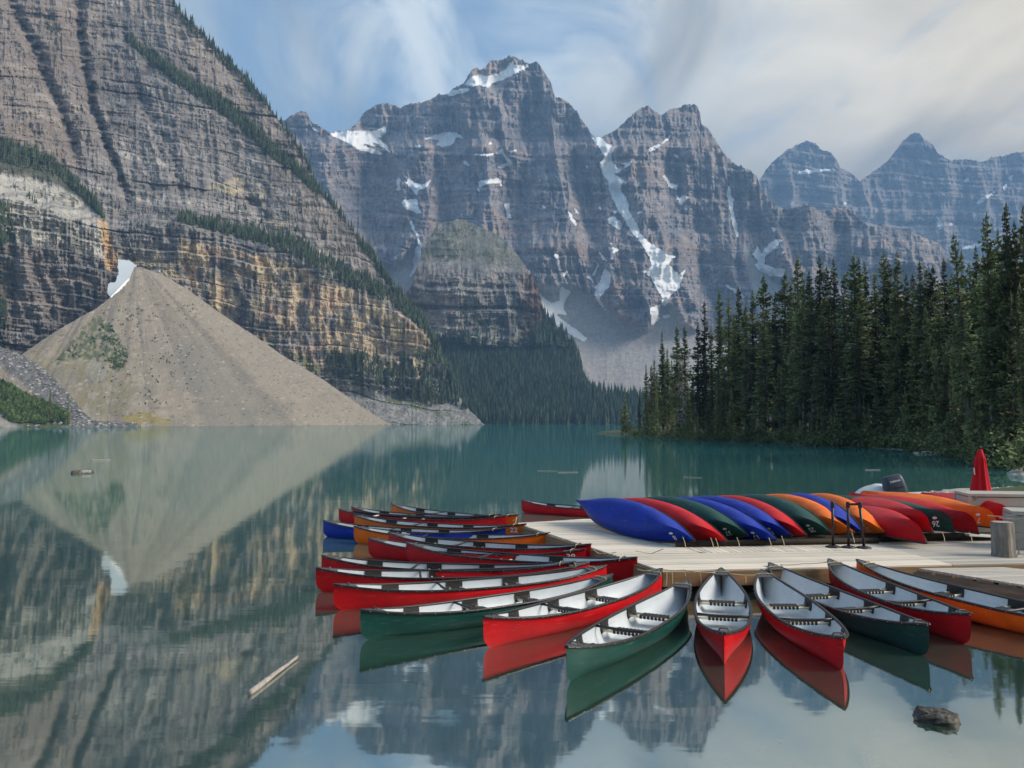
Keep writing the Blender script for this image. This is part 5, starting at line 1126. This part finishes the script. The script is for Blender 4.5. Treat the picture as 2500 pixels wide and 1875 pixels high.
def umbrella():
    D = 25.5; p = at(2395.5, 1203, D); o = empty('umbrella', (p[0], D, DZ)); zt = at(2395.5, 1097, D)[2]-DZ; zb = p[2]-DZ
    MB().tube([(0, 0, 0), (0, 0, zt+.03)], .024, 10).build('pole', M_STEEL, o, True); MB().lathe([(.26, 0), (.26, .05), (.06, .09)], n=20).build('base', M_POST, o, True)
    b = MB(); n = 32; prof = [(.06, zt), (.085, zt-.12), (.15, zt-.32), (.135, zt-.34), (.16, zt-.6), (.205, zt-1.0), (.25, zb+.04), (.262, zb)]
    for i, (r_, z) in enumerate(prof):
        for k in range(n): a = 2*math.pi*k/n; f = 1+(.28*math.sin(8*a+.8) + .07*math.sin(3*a+1))*min(1, i/3); b.v.append((r_*f*math.cos(a), r_*f*math.sin(a), z-(.05*math.sin(8*a) if i == len(prof)-1 else 0)))
    for i in range(len(prof)-1):
        for k in range(n): a = i*n+k; c = i*n+(k+1) % n; b.f.append((a+n, c+n, c, a))
    b.build('canopy', M_UMB, o, True); MB().lathe([(.02, zt+.0), (.045, zt+.03), (.03, zt+.08), (.01, zt+.10)], n=10).build('finial', M_POST, o, True)
    MB().tube([(-.21, -.05, zb+.55), (-.23, -.06, zb+.75)], .02, 6).build('tie_strap', M_WHITE, o)
    tag(o, 'closed red umbrella standing behind the grey box', 'umbrella')
umbrella()
# covered motor boat and inflatable behind the dock
def boats():
    D = 28.5; c = at(2140, 1240, D); o = empty('motor_boat', (c[0], D, 0)); xL = at(2074, 1200, D)[0]-c[0]
    b = MB(); ns = 24; nu = 12
    for i in range(ns+1):
        t = i/ns; x = xL+t*2.6; ridge = at(c[0] and 2124, 1180, D)[2]; zr_ = np.interp(t, [0, .18, .32, .45, .62, .8, 1], [.66, 1.05, ridge, ridge-.06, 1.02, .88, .66]); w = .85*math.sin(math.pi*min(1, .15+t*.8))**.5
        for j in range(nu+1):
            a = math.pi*j/nu; y = w*math.cos(a); fold = .03*math.sin(14*t+5*a)*math.sin(a); b.v.append((x, y, .45+(zr_-.45)*math.sin(a)**.75+fold))
    for i in range(ns):
        for j in range(nu): a = i*(nu+1)+j; b.f.append((a, a+1, a+nu+2, a+nu+1))
    b.build('tarp_cover', M_TARP, o, True)
    h = MB()
    for i in range(ns+1):
        t = i/ns; x = xL+t*2.6; w = .85*math.sin(math.pi*min(1, .15+t*.8))**.5
        for y, z in ((-w, .5), (-w*.9, .1), (0, -.1), (w*.9, .1), (w, .5)): h.v.append((x, y, z))
    for i in range(ns):
        for j in range(4): a = i*5+j; h.f.append((a, a+5, a+6, a+1))
    h.build('hull', M_TARP, o, True)
    tag(o, 'motor boat under a pale grey tarp behind the overturned canoes', 'boat')
    # outboard, tilted
    p = at(2189, 1206, 27.8); m = empty('outboard_motor', (p[0], 27.8, p[2])); m.rotation_euler = (R(-6), R(-14), R(-4)); b = MB()
    prof = [(-.14, .32, .20), (.1, .345, .24), (.42, .33, .23), (.58, .29, .20), (.63, .23, .15)]; n = 20
    for z, rx, ry in prof:
        for k in range(n): a = 2*math.pi*k/n; c_, s_ = math.cos(a), math.sin(a); b.v.append((rx*math.copysign(abs(c_)**.45, c_), ry*math.copysign(abs(s_)**.5, s_), z))
    for i in range(len(prof)-1):
        for k in range(n): a = i*n+k; c2 = i*n+(k+1) % n; b.f.append((a, c2, c2+n, a+n))
    b.f.append(tuple((len(prof)-1)*n+k for k in range(n))); b.build('cowling', M_MOTOR, m, True); MB().tube([(0, 0, -.1), (0, .05, -.9)], [.10, .07], 8).build('leg', M_MOTOR, m)
    MB().box((.02, -.245, .20), (.42, .02, .012)).build('trim_groove', M_GUN, m)
    v, f = text_mesh('YAMAHA', .085); t = MB().add([(x, -.237, .42+y) for x, y, z in v], f).build('lettering', M_WHITE, m)
    tag(m, 'dark blue-black outboard motor tilted up behind the overturned canoes', 'outboard motor')
    c = at(2304, 1225, 27.5); o2 = empty('inflatable_boat', (c[0], 27.5, .0)); b = MB(); zt = at(2304, 1204, 27.5)[2]; 
    b.tube([(-1.6, .1, zt-.38), (-.2, 0, zt-.30), (.15, .1, zt-.28), (.32, .4, zt-.27), (.35, .8, zt-.27)], [.26, .28, .28, .27, .2], 14); b.build('side_tube', M_TARP, o2, True)
    b = MB(); b.tube([(-1.6, 1.3, zt-.38), (0, 1.2, zt-.32), (.35, .8, zt-.3)], [.26, .27, .22], 12); b.build('side_tube', M_TARP, o2, True); MB().box((-.8, .7, zt-.5), (1.6, 1.2, .06)).build('floor', M_TARP, o2)
    tag(o2, 'pale grey inflatable boat behind the right group of canoes', 'boat')
boats()
o = MB().box((0, 0, 0), (1.0, .22, .05)).build('white_board', M_WHITE); q = at(2405, 1306, 20.4); o.location = (q[0], 20.4, DZ+.12); o.rotation_euler = (0, R(4), R(8)); tag(o, 'pale board lying under the right group of canoes', 'board')
# near right shore: gravel heap and logs behind the boxes
m = 260; x = 17.5+rg.rand(m)*6; y = 31+rg.rand(m)*5; z = .30+.35*np.exp(-((x-20.5)/2.2)**2-((y-33.5)/2.0)**2)+.05*rg.rand(m)
gb = rock('gravel_mound', (21.5, 34.2, .0), (4.6, 2.6, .62), M_PALE, None, None, 77); tag(gb, kind='structure')
s_ = stones('gravel', np.stack([x, y, z], -1), .06+.12*rg.rand(m), 8, M_SCREE); tag(s_, 'grey gravel and pebbles on the shore behind the long storage box', 'gravel')
log('fallen_log', (15.8, 31.2, .62), (19.6, 30.4, .50), .11, .08, M_PLOG, 'bleached log on the gravel shore right of the umbrella', 5)
# driftwood on the lake
p0 = on(610, 1691, .03); p1 = on(727, 1603, .03); log('drift_log', p0, p1, .036, .020, M_LOG, 'weathered stick floating in the near water at the lower left', 9, knots=7)
for k, (x0, y0, x1, y1, r_, lab) in enumerate(((175, 1155, 228, 1152, .15, 'small dark driftwood raft far out on the left'), (222, 1124, 270, 1123.5, .08, 'thin floating pole far out on the left'), (1312, 1149, 1362, 1150, .022, 'thin pale pole floating right of the lake centre'), (1362, 1153, 1412, 1152.5, .022, 'second thin pole floating right of the lake centre'), (1668, 1164, 1714, 1166, .022, 'pale floating pole in front of the right stand'), (2112, 1147, 2149, 1147, .022, 'pale floating pole before the right bank, above the motor boat'))):
    log('drift_log', on(x0, y0, .03), on(x1, y1, .03), r_, r_*.7, M_LOG if k != 0 else M_STONE, lab, 20+k, knots=2)
log('drift_log', on(198, 1152, .12), on(222, 1151.5, .12), .12, .08, M_LOG, 'pale chunk of wood on the driftwood raft far left', 41)
r0 = on(2292, 1762, 0); rock('lake_rock', (r0[0], r0[1]+.06, .0), (.235, .18, .125), M_STONE, 'dark jagged rock breaking the surface at the lower right', None, 12, jag=1.0).rotation_euler = (0, 0, R(-22))
for i, (px, py, w_) in enumerate(((640, 1668, .42), (770, 1594, .5), (905, 1680, .8), (300, 1560, .45), (545, 1535, .4), (742, 1540, .5), (985, 1585, .45), (520, 1800, .35), (250, 1740, .4), (1240, 1790, .35))):
    q = on(px, py, -.42); rock('submerged_rock', (q[0], q[1], -.50), (w_, w_*.45, .09), M_PALE, 'pale flat rock lying under the clear water in the foreground', 'pale rocks under the near water', 50+i)
print('objects', len(bpy.data.objects))
